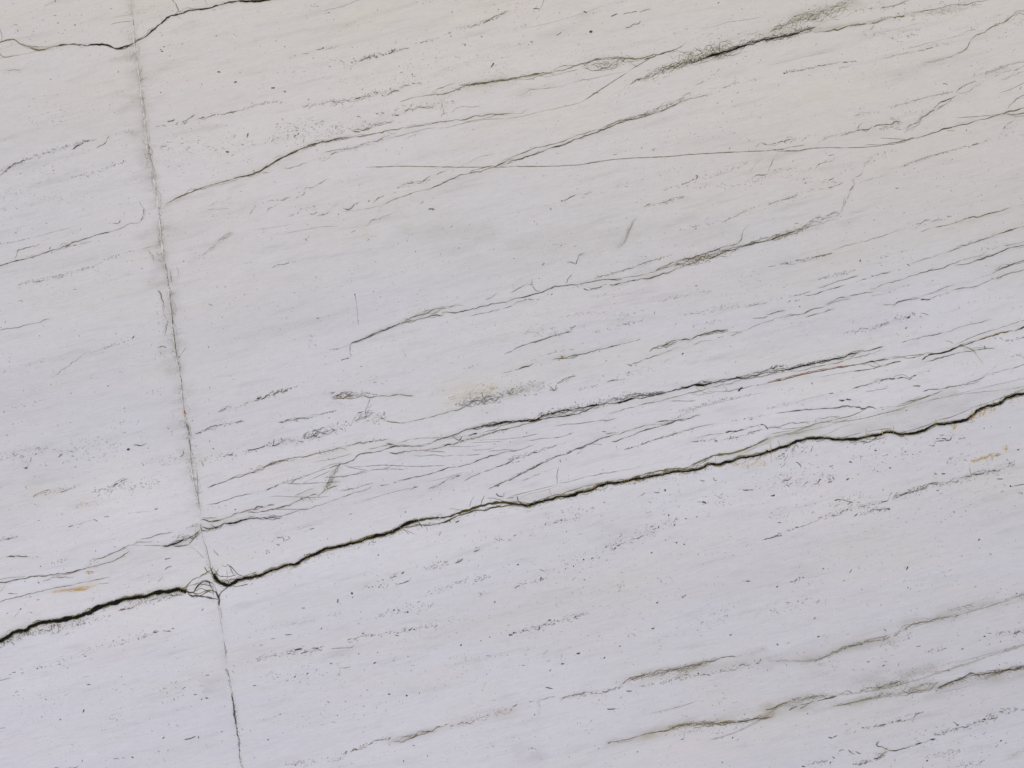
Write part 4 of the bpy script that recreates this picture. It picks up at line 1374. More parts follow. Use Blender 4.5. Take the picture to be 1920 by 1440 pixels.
F 1.1 .4 g 1350 395 1480 408 1580 385
F 1.1 .45 o 660 590 560 600 480 640
F 1.4 .6 b 90 850 160 838 260 845 380 850 480 850 550 840
A 2.1 .8 o 360 855 410 840 460 825
L 1.7 .6 o 420 840 480 820 560 775 620 760
F 1.3 .5 o 290 840 380 800 440 780
A 2.0 .85 d -20 965 60 955 150 935 220 920 300 885 380 850
J 1.8 .7 g -20 945 50 920 140 905
D 26 1.2 .5 o 340 860 420 870 480 840
D 22 1.4 .5 b 400 860 420 890
B 36 12 1.6 .75 d -20 1005 80 995 160 1000 200 990
L 1.6 .65 g 100 1000 200 985 270 965 330 945
F 1.5 .65 g 100 935 220 940 320 942 400 938
L 1.5 .55 o 320 945 400 935 500 905 600 870 660 845
A 1.7 .65 o 640 850 700 825 780 800 860 780
J 1.7 .65 o 840 782 920 765 1000 745 1080 725
A 1.9 .85 d 1060 730 1140 710 1240 690 1340 662 1440 632 1500 622
A 1.9 .85 s 1480 625 1580 600 1660 570 1740 550 1820 525
L 1.6 .65 g 1800 535 1860 515 1940 500
L 1.4 .5 o 640 800 740 780 820 755 890 738
D 16 .8 .45 o 640 800 800 760
H 6 .12 g 760 895 900 850 1060 800 1200 760
F 1.1 .4 b 760 895 940 835 1100 795 1220 770
L 1.5 .55 g 1150 800 1190 775 1220 770
P 6 3 .6 b 1192 775
J 1.6 .7 p 1290 785 1350 765 1400 740
J 1.6 .7 s 1390 745 1450 715 1540 683
F 1.1 .4 b 1300 730 1420 705 1560 660
L 1.5 .65 s 1560 728 1620 695 1690 665
L 1.5 .65 s 1700 660 1800 625 1870 600
A 2.2 .85 s 1860 605 1900 590 1940 560
L 1.8 .75 d 1740 788 1800 765 1850 735 1940 708
P 6 3 .6 o 1815 765
J 1.4 .5 g 690 985 740 970
F 1.0 .3 g 300 1100 400 1060 520 1045
L 1.6 .7 s 400 1090 440 1080
L 1.2 .4 g 360 1108 400 1095
J 2.2 .7 s 115 1190 150 1155 200 1145
L 1.9 .7 s 195 1145 215 1165 205 1185
L 1.5 .65 g 215 1175 260 1160 235 1140
L 1.7 .7 p 150 1200 180 1212
D 60 .5 .5 s 80 1260 140 1240 200 1220
P 5 2.2 .7 s 78 1270
P 3 3 .7 s 537 1162
P 5 3 .7 s 1120 962
P 3 3 .7 s 918 1282
F 1.3 .55 o 1600 930 1610 880 1640 840
F 1.7 .7 o 1688 910 1690 880 1715 835
L 1.4 .6 o 1440 935 1500 940 1600 940
L 2.6 .85 s 1800 820 1820 840 1850 845
F 1.2 .5 s 1860 810 1855 860
F 1.3 .6 o 1730 855 1800 860 1870 882
L 1.4 .5 g 1870 860 1940 848
F 1.8 .8 d 1215 1030 1235 1060 1250 1080
F 1.4 .6 o 1230 995 1320 1010 1400 1000
F 1.3 .6 o 1090 1090 1130 1100 1200 1130
F 1.3 .6 b 1330 1020 1400 1010
F 1.3 .6 o 1100 1080 1150 1130
L 2.8 .8 d 1495 1040 1525 1025
F 2.2 .8 b 1372 1140 1390 1105
F 1.2 .5 p 1270 1060 1290 1100
D 40 .8 .5 c 1180 1060 1300 1100 1380 1120
D 30 1.2 .6 d 1090 1120 1100 1080
L 1.3 .6 b 860 1175 900 1192
F 1.4 .7 o 710 1190 712 1150
F 1.4 .7 o 362 1300 362 1275
L 1.4 .5 o 350 1285 400 1275 440 1270
D 24 1 .5 s 1640 1250 1700 1215
L 2.0 .75 s 1630 1260 1680 1240
L 1.5 .6 s 1545 1248 1570 1246
J 1.6 .65 s 1480 1345 1530 1330 1555 1305
J 1.9 .7 s 1320 1395 1360 1370
D 40 1.2 .6 s 1250 1390 1400 1350 1450 1330
L 2.6 .8 s 1090 1425 1110 1408
D 200 .35 .5 s 1500 1380 1800 1200 1900 1150
P 4 3 .7 s 1842 1165
@T 2 2
D 60 3 .5 o -20 70 60 45 160 30 240 15
J 1.5 .6 o -20 85 40 70 110 45
L 1.6 .7 o 280 15 320 50 345 25
L 1.5 .7 o 275 40 322 50 335 0
D 20 1 .5 g 500 45 580 20 640 10
H 40 .13 o -20 60 200 20
A 2.6 1 k -20 283 60 278 100 270 170 272 210 242 320 215 400 195 520 180 620 155 700 145
A 2.2 .95 k 0 290 80 275 150 285 210 262 300 245 420 237 520 215 620 180 700 150
B 34 10 1.3 .8 d -10 280 100 270 200 258 330 220 450 200 600 165 720 143
A 3.2 1 k 690 145 790 146 850 125 930 105
A 2.4 1 k 920 108 1040 96 1160 65 1270 40
A 3.4 1 k 1240 45 1310 30 1370 10 1440 10 1500 -5
J 1.6 .8 d 750 130 820 105 880 85 960 78 1010 58
J 1.5 .75 d 880 110 960 90 1060 78 1160 60
B 30 8 1.4 .7 d 720 135 850 105 1000 80 1150 55
D 40 2 .6 d 200 230 500 170 800 110 1100 70
J 1.6 .8 d 1330 20 1400 -5 1470 -25
B 24 8 1.6 .8 k 1260 35 1380 5 1500 -20
A 2.2 .85 o -20 332 80 310 180 280 240 262
L 1.3 .5 y 190 250 210 230
L 1.4 .65 y 1395 22 1450 50 1500 60
L 1.5 .8 b 1470 55 1560 62 1640 55 1720 35 1800 18 1920 0
P 8 3 .95 k 1712 38
F 1.3 .6 b 1370 20 1430 60 1480 70
F 1.1 .4 b 1330 75 1400 85 1520 62
F 1.0 .4 b 1570 0 1620 40
F 1.4 .55 g 1180 130 1260 125 1330 130 1380 122
F 1.5 .6 g 310 318 400 302 480 300 560 288 640 278
F 1.5 .6 g 640 278 700 268 690 282 790 255
F 1.5 .6 g -20 408 60 402 200 372
F 1.5 .6 g 100 420 150 423 220 408 300 405
F 1.5 .6 g 300 405 380 395 470 362
L 2 .6 g 675 355 710 360
L 1.4 .55 g 700 375 780 362
F 1.4 .6 g 600 450 680 455
L 1.9 .85 s 750 430 770 432 840 405
A 1.9 .85 s 830 408 900 380 980 355 1060 330 1130 310
A 2.0 .9 s 1120 312 1200 290 1270 262 1340 248 1410 230
L 1.6 .7 s 1080 285 1140 278 1240 275 1300 272
L 1.5 .7 g 1150 300 1220 280
A 1.6 .75 s 740 385 820 370 900 342 960 325 1020 305
L 1.4 .55 g 1010 308 1100 298 1180 305
A 1.9 .85 s 520 475 600 445 680 405 760 380
A 2.0 .95 s -20 715 60 675 140 640 200 605 300 560 360 538 410 525
A 2.0 .9 s 400 530 450 500 500 482 560 465
L 1.2 .4 p 480 530 520 510 530 475
D 10 .8 .5 s 50 680 200 600 400 520 600 440
L 1.5 .6 g -20 505 60 490 110 470 180 445
L 1.8 .7 s -20 500 30 505
J 1.4 .55 g -20 570 80 545 160 515 260 488 330 460
D 16 .9 .5 g -20 565 100 530 330 462
L 1.1 .4 g 410 440 330 462
L 1.3 .5 s 840 490 920 472 960 458
L 1.4 .6 s 960 458 1040 425
L 1.6 .65 g 1040 428 1120 405 1200 378 1280 355
L 1.5 .6 g 1270 358 1360 328 1440 310 1530 295
D 16 1.0 .55 g 850 490 1040 430 1240 370 1360 335
D 16 .9 .5 g 1000 350 1200 270 1400 170 1600 110
D 20 1.0 .45 g 1250 200 1400 165 1560 120 1800 80
F 1.1 .35 g 1220 220 1500 150 1900 60
P 3 3 .8 s 1247 249
J 1.3 .5 p 70 730 110 712 180 685 250 655 310 635
J 1.3 .5 g 0 590 60 580
F 1.4 .6 o 340 750 335 680 350 620
L 1.3 .55 o 345 752 400 740 480 715 560 695
L 1.5 .65 o 560 695 640 680 720 665 800 652
F 1.1 .35 g 800 650 900 635 1000 605
F 1.4 .6 o -20 845 60 825 150 800 260 775 345 750
F 1.1 .5 o 60 850 140 820 250 800 380 755
H 40 .16 o 0 870 200 840 400 790 500 790 620 740
F 1.4 .6 o -20 885 40 880 120 895 170 905
F 2.0 .85 d 38 840 45 880 80 900 110 920
F 1.4 .7 y 280 785 285 820 300 835
F 1.5 .7 y 380 840 395 820
F 1.2 .5 y 230 860 250 915
F 1.2 .5 y 450 860 458 875
D 30 1.6 .7 y 620 785 650 790 660 780
D 16 .6 .7 y 410 940 425 950
H 14 .30 l 440 820 560 770 720 735 900 720 1000 690
D 26 .6 .5 y 1090 715 1105 735
D 26 .6 .5 d 1410 722 1450 725
L 1.7 .7 o 1410 722 1450 728
J 1.3 .5 b 1510 700 1520 730 1540 720
P 5 3 .6 p 1245 757
L 1.6 .8 o 1530 530 1525 590
F 1.4 .6 o 1300 640 1400 605 1480 560 1530 540
F 1.2 .6 o 1340 620 1420 580 1500 545
D 14 1.6 .7 r 1440 640 1470 640
D 30 1.0 .5 y 1660 600 1800 620 1900 600
L 1.4 .7 y 1670 590 1700 610
L 1.4 .7 y 1820 600 1840 560
F 1.2 .6 y 1880 570 1900 600
H 30 .18 c 1660 610 1900 590
H 26 .25 l 1560 545 1760 500 1925 430
F 1.5 .65 o 1560 525 1680 515 1780 480 1860 440 1940 400
F 1.2 .5 l 1540 530 1640 525 1800 470 1940 390
F 1.2 .45 l 1740 520 1850 460 1940 440
J 2.0 .8 s 1530 378 1620 365 1680 350 1720 345 1780 325 1860 305
L 2.0 .8 s 1860 305 1885 305 1920 345
L 1.3 .5 g 1380 408 1470 380 1530 378
D 20 1.0 .55 s 1370 435 1460 420 1560 425 1700 395 1850 350
L 1.4 .6 s 1570 425 1650 408 1740 382
J 1.6 .65 s 1740 382 1800 355 1900 335
D 14 .6 .5 g 1640 280 1800 250 1920 230
J 1.4 .55 s 1780 270 1870 238
F 1.0 .5 g 1500 410 1545 442
J 1.2 .4 g 1340 430 1440 425
L 2.2 .8 s 1060 810 1110 812
P 5 4 .85 s 1148 797
J 1.5 .65 s 960 840 1000 822 1060 812
J 1.4 .6 y 940 850 955 835
L 2.2 .8 s 1395 885 1450 888
P 7 3 .85 s 1440 888
L 2.6 .8 s 1540 840 1570 860
L 1.5 .7 s 1560 835 1585 820
L 1.8 .75 s 1725 790 1745 797 1815 792
J 1.4 .6 s 920 1165 990 1135
L 2.2 .8 s 885 1168 930 1160
J 1.6 .7 s 930 1160 980 1135
D 70 1.1 .65 s 700 1230 900 1160 1100 1080 1250 1010
P 7 3 .8 s 1100 1075
P 5 3 .85 s 1038 960
P 5 3 .85 s 1175 985
P 5 3 .85 s 1220 1055
P 5 4 .85 s 1385 995
P 5 3 .8 s 1305 1012
L 2.0 .8 s 800 1185 825 1172
L 2.0 .8 s 765 1240 780 1225
L 1.8 .75 s 790 1215 830 1190
D 60 1.2 .6 s 730 1240 800 1200
P 6 3 .85 s 322 1040
P 5 3 .8 s 370 1020
P 5 3 .8 s 252 1052
D 80 .7 .55 s 60 1110 250 1060 380 1020 620 930
L 1.8 .75 s 600 932 620 932
P 5 3 .8 s 408 1107
P 5 3 .8 s 600 1308
P 6 3 .85 s 462 1368
P 6 2.4 .85 s 402 1385
L 2.2 .75 o 205 1390 245 1405
P 4 4 .85 s 537 1317
D 120 .8 .5 s 250 1410 450 1360 650 1290
P 4 3 .8 s 1045 1265
P 3 3 .8 s 1232 1190
P 3 3 .8 s 1292 1202
P 3 3 .8 s 1152 1170
P 3 3 .7 s 45 1355
P 3 3 .7 s 693 887
D 200 .7 .5 s 1000 960 1300 900 1600 860
D 200 .6 .4 s 1400 960 1700 880 1900 850
D 300 .35 .35 s 300 1200 900 1350 1800 1200
D 400 .25 .35 s 100 1000 700 1100
J 1.8 .7 s 1870 1172 1900 1168 1925 1155
L 1.8 .7 s 8 1143 35 1128
@T 3 2
F 1.6 .7 s 60 220 160 208 260 198
A 1.9 .85 s 160 208 270 192 380 184 500 184 580 172 660 170
L 2.2 .9 s 650 172 685 172 710 195
J 1.8 .85 s 680 165 710 190 750 168 790 170 810 188
J 1.3 .6 g 830 180 920 168
J 1.9 .75 s 530 120 570 122 600 112 645 122
F 1.0 .35 g 230 130 320 105 460 75
L 2.1 .85 s 455 73 492 68
L 1.8 .8 s 630 38 680 22 760 0
L 1.4 .6 g 735 58 800 42 900 28
D 12 .6 .5 g 0 180 120 155 220 140
D 12 .4 .5 g 80 42 200 35
L 2.8 .9 s 1085 15 1145 15
L 1.9 .75 s 1160 55 1220 42 1290 38
A 2.0 .8 d 1280 40 1350 32 1420 20 1500 0 1580 -20
A 1.7 .7 o 980 160 1080 130 1170 100 1240 70 1310 45
F 1.4 .6 o 880 175 1000 165 1100 130 1210 90 1320 50
J 2.0 .8 s -20 328 40 332 60 325 120 322
L 1.5 .65 s 60 325 160 298 230 292 300 280
D 14 .8 .5 s 240 292 400 280
F 1.6 .7 o 100 340 220 330 300 318 380 290 480 282
F 1.6 .7 o 370 295 440 285 520 262 620 240 700 205 730 190
J 1.4 .5 s 350 268 460 255 540 245
F 1.4 .5 o 0 380 120 355 220 345 320 320
F 1.3 .5 l 0 400 130 380 300 360
F 1.3 .5 l -20 420 160 370 380 300
F 1.3 .5 l 440 290 600 280 700 262 900 210 1040 185
F 1.3 .55 l 520 280 660 270 820 232 960 200 1100 150
F 1.2 .45 l 400 390 480 360 560 320 640 300
F 1.2 .45 l 60 375 200 365 400 330 640 250
F 1.1 .4 l 1100 150 1400 80 1900 -40
F 1.3 .5 l 1200 120 1500 70 1800 40 1925 20
F 1.3 .55 o 1500 180 1560 170 1700 120 1800 90 1940 30
F 1.5 .65 o 530 410 600 390 700 365
L 1.7 .8 o 740 362 800 345 860 340 930 335
F 1.5 .7 o 955 375 1060 350 1160 320 1240 290
F 1.5 .7 o 1270 272 1350 255 1440 222 1530 182
H 40 .24 l 0 410 200 370 400 310 700 250 1000 190 1400 60
H 50 .18 l 100 440 330 380 500 380
H 60 .20 g 560 390 800 370 1000 350 1200 300 1500 220
H 60 .13 l 600 340 1100 250 1500 130 1900 20
L 1.8 .85 y 735 335 735 385
L 1.6 .8 y 853 330 858 375
L 1.6 .8 y 940 310 942 370
F 1.6 .8 y 15 440 25 500 22 560 25 595
F 1.4 .7 o 75 420 90 460
L 1.8 .85 y 1525 180 1530 240
L 1.8 .85 y 1590 140 1605 180
L 1.6 .8 y 1690 110 1695 145
L 1.8 .9 y 1250 260 1265 292
L 1.6 .8 y 1770 75 1775 100
L 2 .8 y 1590 200 1590 250
L 1.8 .7 y 1630 180 1610 240
L 1.8 .8 y 1395 300 1400 335
D 40 2.0 .8 y 1520 260 1560 230 1640 205 1700 190
D 30 3.0 .8 y 1380 315 1410 325
D 30 2.0 .7 y 1810 140 1840 130
D 30 2.0 .7 y 1520 262 1550 270
D 14 1.2 .7 r 1520 250 1540 265
F 1.3 .5 y 1850 45 1860 75 1885 140
H 60 .08 y 1520 240 1620 215 1700 190
H 24 .3 y 1385 318 1410 318
B 40 14 1.3 .5 o 640 430 740 430 820 410 900 395
L 1.8 .75 o 690 430 760 440 830 400
D 60 1.6 .5 o 620 440 750 440 880 400
L 1.4 .5 o 1000 380 1060 430
F 1.8 .7 o 180 500 210 450 230 480
F 1.6 .6 o 320 510 340 460
L 1.6 .6 g 360 435 400 420
F 1.6 .6 o 120 580 150 530
L 2.6 .85 o 208 585 230 595 250 618
D 60 1.2 .6 o 60 560 160 520 300 470
L 2.2 .8 s 100 525 128 520
L 1.7 .65 s 455 620 490 610
P 7 3 .85 s 620 585
P 5 3 .85 s 915 630
D 14 1 .8 y 905 630 925 630
P 5 2.6 .85 s 822 655
P 4 3 .85 s 808 500
P 5 4 .9 s 1085 527
P 5 2.6 .8 s 1620 333
P 4 3 .8 s 1875 494
P 4 3 .8 s 675 680
P 6 2.4 .8 s 597 713
D 120 1.0 .55 s 640 540 800 580 1050 520
D 120 .7 .5 s 1000 520 1200 460
J 2.2 .8 s 1260 408 1300 415 1340 412
L 2.4 .85 s 1330 425 1365 425 1380 395
L 1.6 .7 s 1250 430 1330 425
J 1.6 .7 s 1200 460 1255 462
L 1.5 .7 g 1290 385 1325 380
D 60 .9 .6 s 1230 440 1330 400 1480 400
L 1.7 .65 g 1425 415 1485 400
L 1.7 .7 s 1465 568 1490 572
L 1.6 .6 y 1520 578 1545 575 1570 570
L 1.8 .7 y 1570 568 1640 545 1690 520
L 1.5 .6 y 1690 520 1750 525
D 24 2.6 .8 y 1520 580 1600 560 1740 525
D 34 2.5 .8 y 1770 490 1795 480
F 1.8 .8 y 1788 455 1785 495
H 24 .12 y 1530 580 1620 560 1740 525
H 24 .45 y 1770 488 1790 485
D 160 1.0 .5 s 1340 590 1500 600 1850 600
P 4 2.4 .8 s 1808 597
P 4 2.4 .8 s 1345 592
D 30 1.2 .5 g 1700 620 1850 590
L 2.0 .8 s 110 718 140 722 160 710 185 690
J 1.7 .75 s 120 775 130 758 185 742
L 1.8 .75 s 262 768 280 750 298 728
L 2.0 .8 s 335 755 375 740 390 710 400 720
J 1.8 .75 s 450 740 485 728
L 2.0 .7 b 450 718 465 708 475 722
D 140 1.6 .6 s 50 700 200 680 400 660 500 720
D 90 1 .5 s -20 750 200 800 350 760
P 6 3 .85 s 38 837
L 1.3 .5 s 15 840 38 837
L 1.8 .7 s 495 875 530 866 570 870
L 2.0 .8 s 565 870 600 880 640 890
L 1.8 .7 s 668 882 680 892
D 60 1.4 .5 g 500 920 650 860 720 820
J 1.9 .75 s 895 880 910 845 930 810
L 1.6 .65 s 840 885 870 885 900 875
J 1.9 .75 s 680 920 720 920 760 895 830 885
D 30 1.6 .55 s 560 950 720 915 880 880
J 1.7 .7 s 780 940 905 940
P 6 5 .85 s 908 938
D 20 1.3 .6 s 640 990 720 970 800 950 900 938
J 1.4 .6 s 470 990 530 975 560 950
D 40 1.4 .55 s 380 1000 520 970 600 940
J 1.9 .8 s 345 1033 375 1020 400 998
J 1.6 .7 s 295 1055 345 1035
L 2.6 .85 s 203 1077 238 1074
L 1.3 .55 s 238 1072 300 1055
J 1.5 .6 s -20 1160 40 1158 100 1135
P 6 3 .7 s 97 1137
D 14 .6 .5 s 0 1160 200 1080
L 2.0 .75 s 70 1038 100 1042
D 90 .9 .5 s 0 1000 100 980 250 940 420 920
J 2.0 .8 s 945 860 1000 840 1060 815
D 40 2.2 .55 s 930 860 1080 810 1180 780
A 2.0 .8 s 1130 800 1170 780 1200 750 1240 740 1290 740
J 1.7 .65 s 1060 815 1130 800
J 1.6 .6 o 1120 775 1190 755
J 1.5 .6 s 1290 745 1350 745 1390 722
J 2.2 .85 s 1395 735 1430 730 1470 705 1530 680
J 1.8 .75 s 1530 682 1610 678 1640 645
L 1.4 .55 o 1530 680 1560 655 1640 645
J 1.4 .6 s 1640 655 1740 648
F 1.4 .6 o 1510 620 1525 690
D 30 1.8 .5 s 1060 820 1200 760 1400 740 1550 680 1740 650
D 20 1 .45 s 1740 640 1860 600
H 16 .12 o 950 850 1200 760 1500 690 1700 650
D 60 .6 .6 s 1230 680 1330 660
L 1.9 .75 s 1300 672 1332 672
L 2.4 .8 g 1715 712 1762 712
L 2 .75 s 1820 770 1860 760 1940 745
P 3 5 .8 s 1818 765
D 14 .4 .7 s 1750 760 1790 760
D 30 .8 .5 g 1880 820 1925 815
P 6 4 .9 s 1583 1168
P 6 3 .85 s 1043 1381
P 3 4 .7 s 1395 960
P 3 3 .7 s 1482 952
P 3 3 .7 s 1455 1290
P 5 2.4 .7 s 415 1385
D 500 .5 .4 s 700 1250 1200 1300 1700 1280
D 500 .35 .35 s 100 1200 700 1300
D 200 .5 .45 s 200 1400 450 1390
H 10 .10 g 1600 960 1900 920
D 200 .3 .4 s 1200 850 1600 850
@T 1 3
L 3.0 .95 k -40 8 10 6 45 2
D 20 .6 .6 y 60 0 90 20
L 1.8 .8 s 340 240 370 240
P 4 4 .9 s 724 160
P 4 4 .85 s 720 130
L 1.6 .5 g 680 150 700 143
L 1.6 .6 g 835 85 858 82
P 6 3 .7 s 615 187
P 6 3 .7 s 940 65
P 4 3 .7 s 922 82
L 2.4 .85 s 1070 62 1110 50 1152 36
L 1.5 .75 s 1040 58 1070 62
L 1.4 .5 g 1152 36 1162 10
J 1.6 .6 s 1025 8 1060 2
D 60 .8 .6 s 800 80 960 60 1020 20 1050 -10
D 50 1.3 .6 s 1500 50 1640 30 1760 0
D 30 .7 .5 s 1280 130 1400 90 1500 60
P 6 3 .8 s 1690 138
D 40 .6 .6 s 1660 140 1760 120
L 1.8 .8 s 215 440 275 439
L 1.5 .5 s 110 472 145 468
P 4 2.4 .8 s 490 394
P 6 4 .9 s 1138 270
P 5 3 .8 s 1035 257
P 5 2 .7 s 1070 260
D 50 1 .6 s 920 300 1040 260 1160 250 1330 210
D 30 .8 .4 g 540 300 640 275
D 30 .7 .35 g 0 410 200 370 450 330
J 2.0 .7 s 285 552 330 550 345 545
J 1.7 .65 s 230 583 270 580
J 2.0 .75 s 335 585 370 570 395 560
J 2.2 .75 s 420 540 460 560 490 562 495 550
J 1.8 .65 s 5 640 40 625
D 40 1.8 .65 s 0 620 120 590 280 560 420 560 500 530
F 1.5 .65 o 560 545 640 541 720 537 740 515
J 1.6 .7 s 690 495 730 490
J 2.0 .75 s 720 475 750 465
J 2.0 .8 s 770 465 800 440 840 440
D 20 1.4 .7 s 690 480 760 465 820 440 890 445
P 7 4 .8 o 800 432
P 5 3 .8 s 866 450
L 2.2 .85 s 1040 442 1070 450
L 1.5 .6 s 930 455 950 452
L 1.5 .6 s 965 424 988 420
J 1.3 .55 s 1095 392 1130 390
P 5 2 .8 s 1160 398
P 5 3 .85 s 1185 400
D 16 .7 .6 s 880 445 1050 425 1200 395 1350 375
D 60 .8 .35 s 1200 380 1400 350 1600 320
L 2.2 .85 s 552 660 575 652
L 2.0 .8 s 628 690 670 688 710 680
L 1.6 .7 o 628 690 630 735 610 745
F 1.1 .4 g 628 690 602 650
L 3.0 .85 s 880 655 905 645
J 1.2 .4 g 880 660 880 690
D 90 .6 .6 s 70 740 200 760 400 720 540 740
P 4 3 .9 s 386 732
P 3 3 .9 s 122 758
P 5 3 .7 s 292 755
D 26 .6 .4 g 930 660 1050 640
P 4 3 .8 s 912 574
P 4 2.4 .8 s 1042 614
P 4 2.4 .8 s 1140 604
P 4 3 .85 s 1538 519
P 5 3 .85 s 1753 459
P 5 2 .8 s 1685 485
P 5 3 .8 s 1912 443
P 4 5 .9 s 1130 897
P 4 3 .7 s 1225 880
P 3 3 .7 s 1000 885
P 3 3 .8 s 612 1046
P 4 2 .7 s 812 1045
P 3 2.4 .8 s 674 940
P 4 2.4 .8 s 92 1228
P 4 2.4 .8 s 1107 1388
P 4 4 .8 s 1285 1350
P 3 3 .7 s 1790 196
P 4 3 .6 s 182 1038
D 30 .8 .5 s 520 960 560 940
D 24 .5 .4 b 1440 615 1560 620 1900 590
D 600 .6 .3 s 200 900 700 1000 1200 900 1700 750
D 400 .5 .3 s 1100 450 1500 700 1900 700
L 1.6 .5 b 560 1095 600 1100
J 1.9 .6 g 290 1425 310 1400 330 1395
D 40 1.6 .5 g 200 1420 310 1400 440 1390
J 1.5 .5 b 570 1388 640 1380 650 1345 680 1330
D 20 1.1 .5 b 540 1390 640 1380 680 1320
J 2.2 .65 b 710 1325 740 1300 790 1298 830 1270
J 1.7 .55 b 830 1270 900 1245 980 1220
D 24 1.3 .5 b 700 1320 850 1255 1000 1215
J 1.6 .55 p 1030 1240 1100 1240 1150 1220 1170 1185
J 2.2 .65 b 1100 1240 1170 1210 1230 1175 1320 1165 1345 1140
J 2.0 .6 b 1200 1175 1270 1165 1330 1165
J 1.8 .6 b 1330 1160 1360 1135 1440 1110
B 30 10 1.3 .45 b 1020 1235 1150 1200 1260 1170 1400 1130
J 1.6 .55 b 1480 1135 1530 1110 1580 1090
J 1.6 .55 p 1570 1100 1610 1110 1640 1080
J 1.7 .6 b 1640 1080 1700 1065 1760 1035
J 1.5 .5 c 1800 1060 1820 1020 1880 1030 1925 990
D 40 1.6 .5 b 1460 1130 1600 1090 1760 1030 1925 1000
H 46 .18 l 1000 1230 1250 1180 1500 1110 1925 1010
D 12 .8 .4 c 1690 1140 1700 1080
D 30 .5 .5 g 1720 1285 1790 1270
D 30 .4 .4 g 1450 1320 1530 1280
@T 2 3
J 1.6 .55 b -20 1000 20 985 40 960
L 2.0 .7 s 125 940 160 944
L 2.6 .85 s 248 835 275 838 308 845
P 6 2.6 .85 s 170 1040
J 1.8 .65 b 190 950 210 925 270 915 330 905
J 1.2 .4 b 200 940 200 1000 195 1040
L 1.9 .65 b 365 935 395 905 460 895 530 885
A 2.1 .65 b 440 900 500 890 550 875 600 870
J 2.0 .7 b 530 880 540 868 600 880 680 880
A 2.1 .7 g 680 875 740 850 790 832
J 1.8 .6 g 790 855 830 830
D 10 1.4 .8 r 644 878 650 880
D 26 1.2 .5 b 360 920 500 890 700 865 830 830
L 2.6 .85 g 712 998 740 1002 778 995
L 1.2 .4 g 780 995 810 990
L 2.2 .8 g 855 860 875 866 900 862
J 2.0 .6 b 755 800 820 798 860 785
A 2.3 .75 b 850 785 900 760 960 748 1050 725
J 2.0 .7 b 890 775 950 760 1000 745
A 2.0 .7 b 1040 740 1100 705 1180 715 1250 690
A 2.0 .75 b 1240 692 1310 678 1360 660 1430 660
A 2.1 .75 b 1380 670 1440 645 1500 635 1560 620
L 1.8 .65 b 1550 615 1620 600 1690 608
J 1.6 .6 b 1050 745 1120 740 1160 730
B 40 20 1.3 .5 b 860 785 1000 750 1200 710 1400 660 1600 610
B 40 10 1.2 .4 b 1190 760 1250 740 1330 720 1380 690
J 1.6 .55 b 1210 775 1270 750 1330 735
D 50 1.6 .5 b 860 780 1200 720 1500 640
J 1.8 .6 g 1410 745 1440 732 1490 745
P 3 3 .85 s 1397 731
D 24 1.4 .5 b 960 830 1130 800 1250 770 1400 740
J 1.4 .5 b 1540 725 1650 710 1700 690
J 1.7 .6 g 1680 690 1740 665 1780 680
J 2.0 .65 g 1820 660 1850 650 1865 620
D 40 1.3 .5 b 1500 725 1700 690 1880 640
H 66 .20 l 900 800 1200 730 1500 690 1900 640
H 30 .15 o 800 790 1100 720 1500 630 1900 550
D 30 .4 .4 g 1700 600 1860 570
L 1.6 .6 g 1860 548 1890 548
F 1.2 .4 b 1020 1035 1160 1005 1300 970 1400 930
H 10 .14 b 900 1060 1160 1005 1450 930
A 2.0 .7 o 720 1250 800 1242 880 1222 960 1195 1040 1175
A 2.4 .8 o 1020 1180 1100 1162 1180 1145 1240 1125
A 2.4 .8 o 1220 1130 1300 1110 1380 1100
A 2.1 .7 o 1370 1110 1440 1105 1500 1105
A 2.4 .8 o 1470 1130 1540 1110 1600 1095 1680 1095
A 2.6 .85 d 1660 1100 1740 1090 1820 1075 1880 1065 1930 1055
B 40 22 1.4 .5 o 1100 1160 1300 1115 1500 1110 1700 1085 1925 1050
D 50 2.0 .5 o 1180 1150 1400 1110 1700 1100 1925 1060
D 60 .9 .4 b 1150 1190 1350 1150 1700 1140
J 1.4 .5 b 1710 1080 1750 1030
H 60 .22 l 720 1240 1000 1190 1300 1120 1600 1070 1925 1000
H 50 .20 c 1000 1200 1400 1110 1925 1050
L 2.2 .75 s 1262 1228 1290 1222
F 1.0 .4 g 1290 1220 1292 1185
P 6 3 .5 b 728 1250
H 100 .16 p 60 1340 200 1330
H 60 .10 p 140 1290 220 1350
L 2 .35 p 125 1290 160 1285 190 1305
L 3.2 .9 s 1275 165 1290 150 1308 142
D 20 .8 .6 s 1260 150 1300 140
L 1.6 .6 s 1725 38 1790 38
L 2.2 .75 s 1755 36 1785 40
P 4 3 .8 s 1088 201
P 4 2.4 .8 s 803 163
P 3 2.4 .8 s 455 125
P 4 2.4 .8 s 810 526
P 4 2.4 .8 s 692 614
L 2.6 .85 s 482 583 512 578
L 2.6 .85 s 366 660 395 656
P 3 2.4 .8 s 285 711
P 5 2.4 .8 s 1055 395
P 3 2.4 .8 s 543 28
P 5 3 .8 s 282 333
P 6 2 .8 s 205 388
P 5 2 .8 s 475 306
P 4 3 .8 s 85 408
P 3 3 .7 s 940 1318
P 3 3 .8 s 1575 1397
P 5 2.4 .8 s 1540 1180
P 3 2.4 .8 s 1655 1213
P 4 2.4 .8 s 1640 443
P 6 4 .85 s 218 14
P 5 2 .7 s 175 42
L 1.7 .7 s 20 92 60 70
D 26 1 .6 s 0 90 130 50 260 5
D 30 1.5 .6 s -20 440 100 400 220 380 330 340 480 300 580 280
D 60 .8 .5 s 1500 280 1650 280 1550 350
D 140 .5 .5 s 1330 320 1500 400
D 500 .5 .35 s 300 150 900 300 1500 200
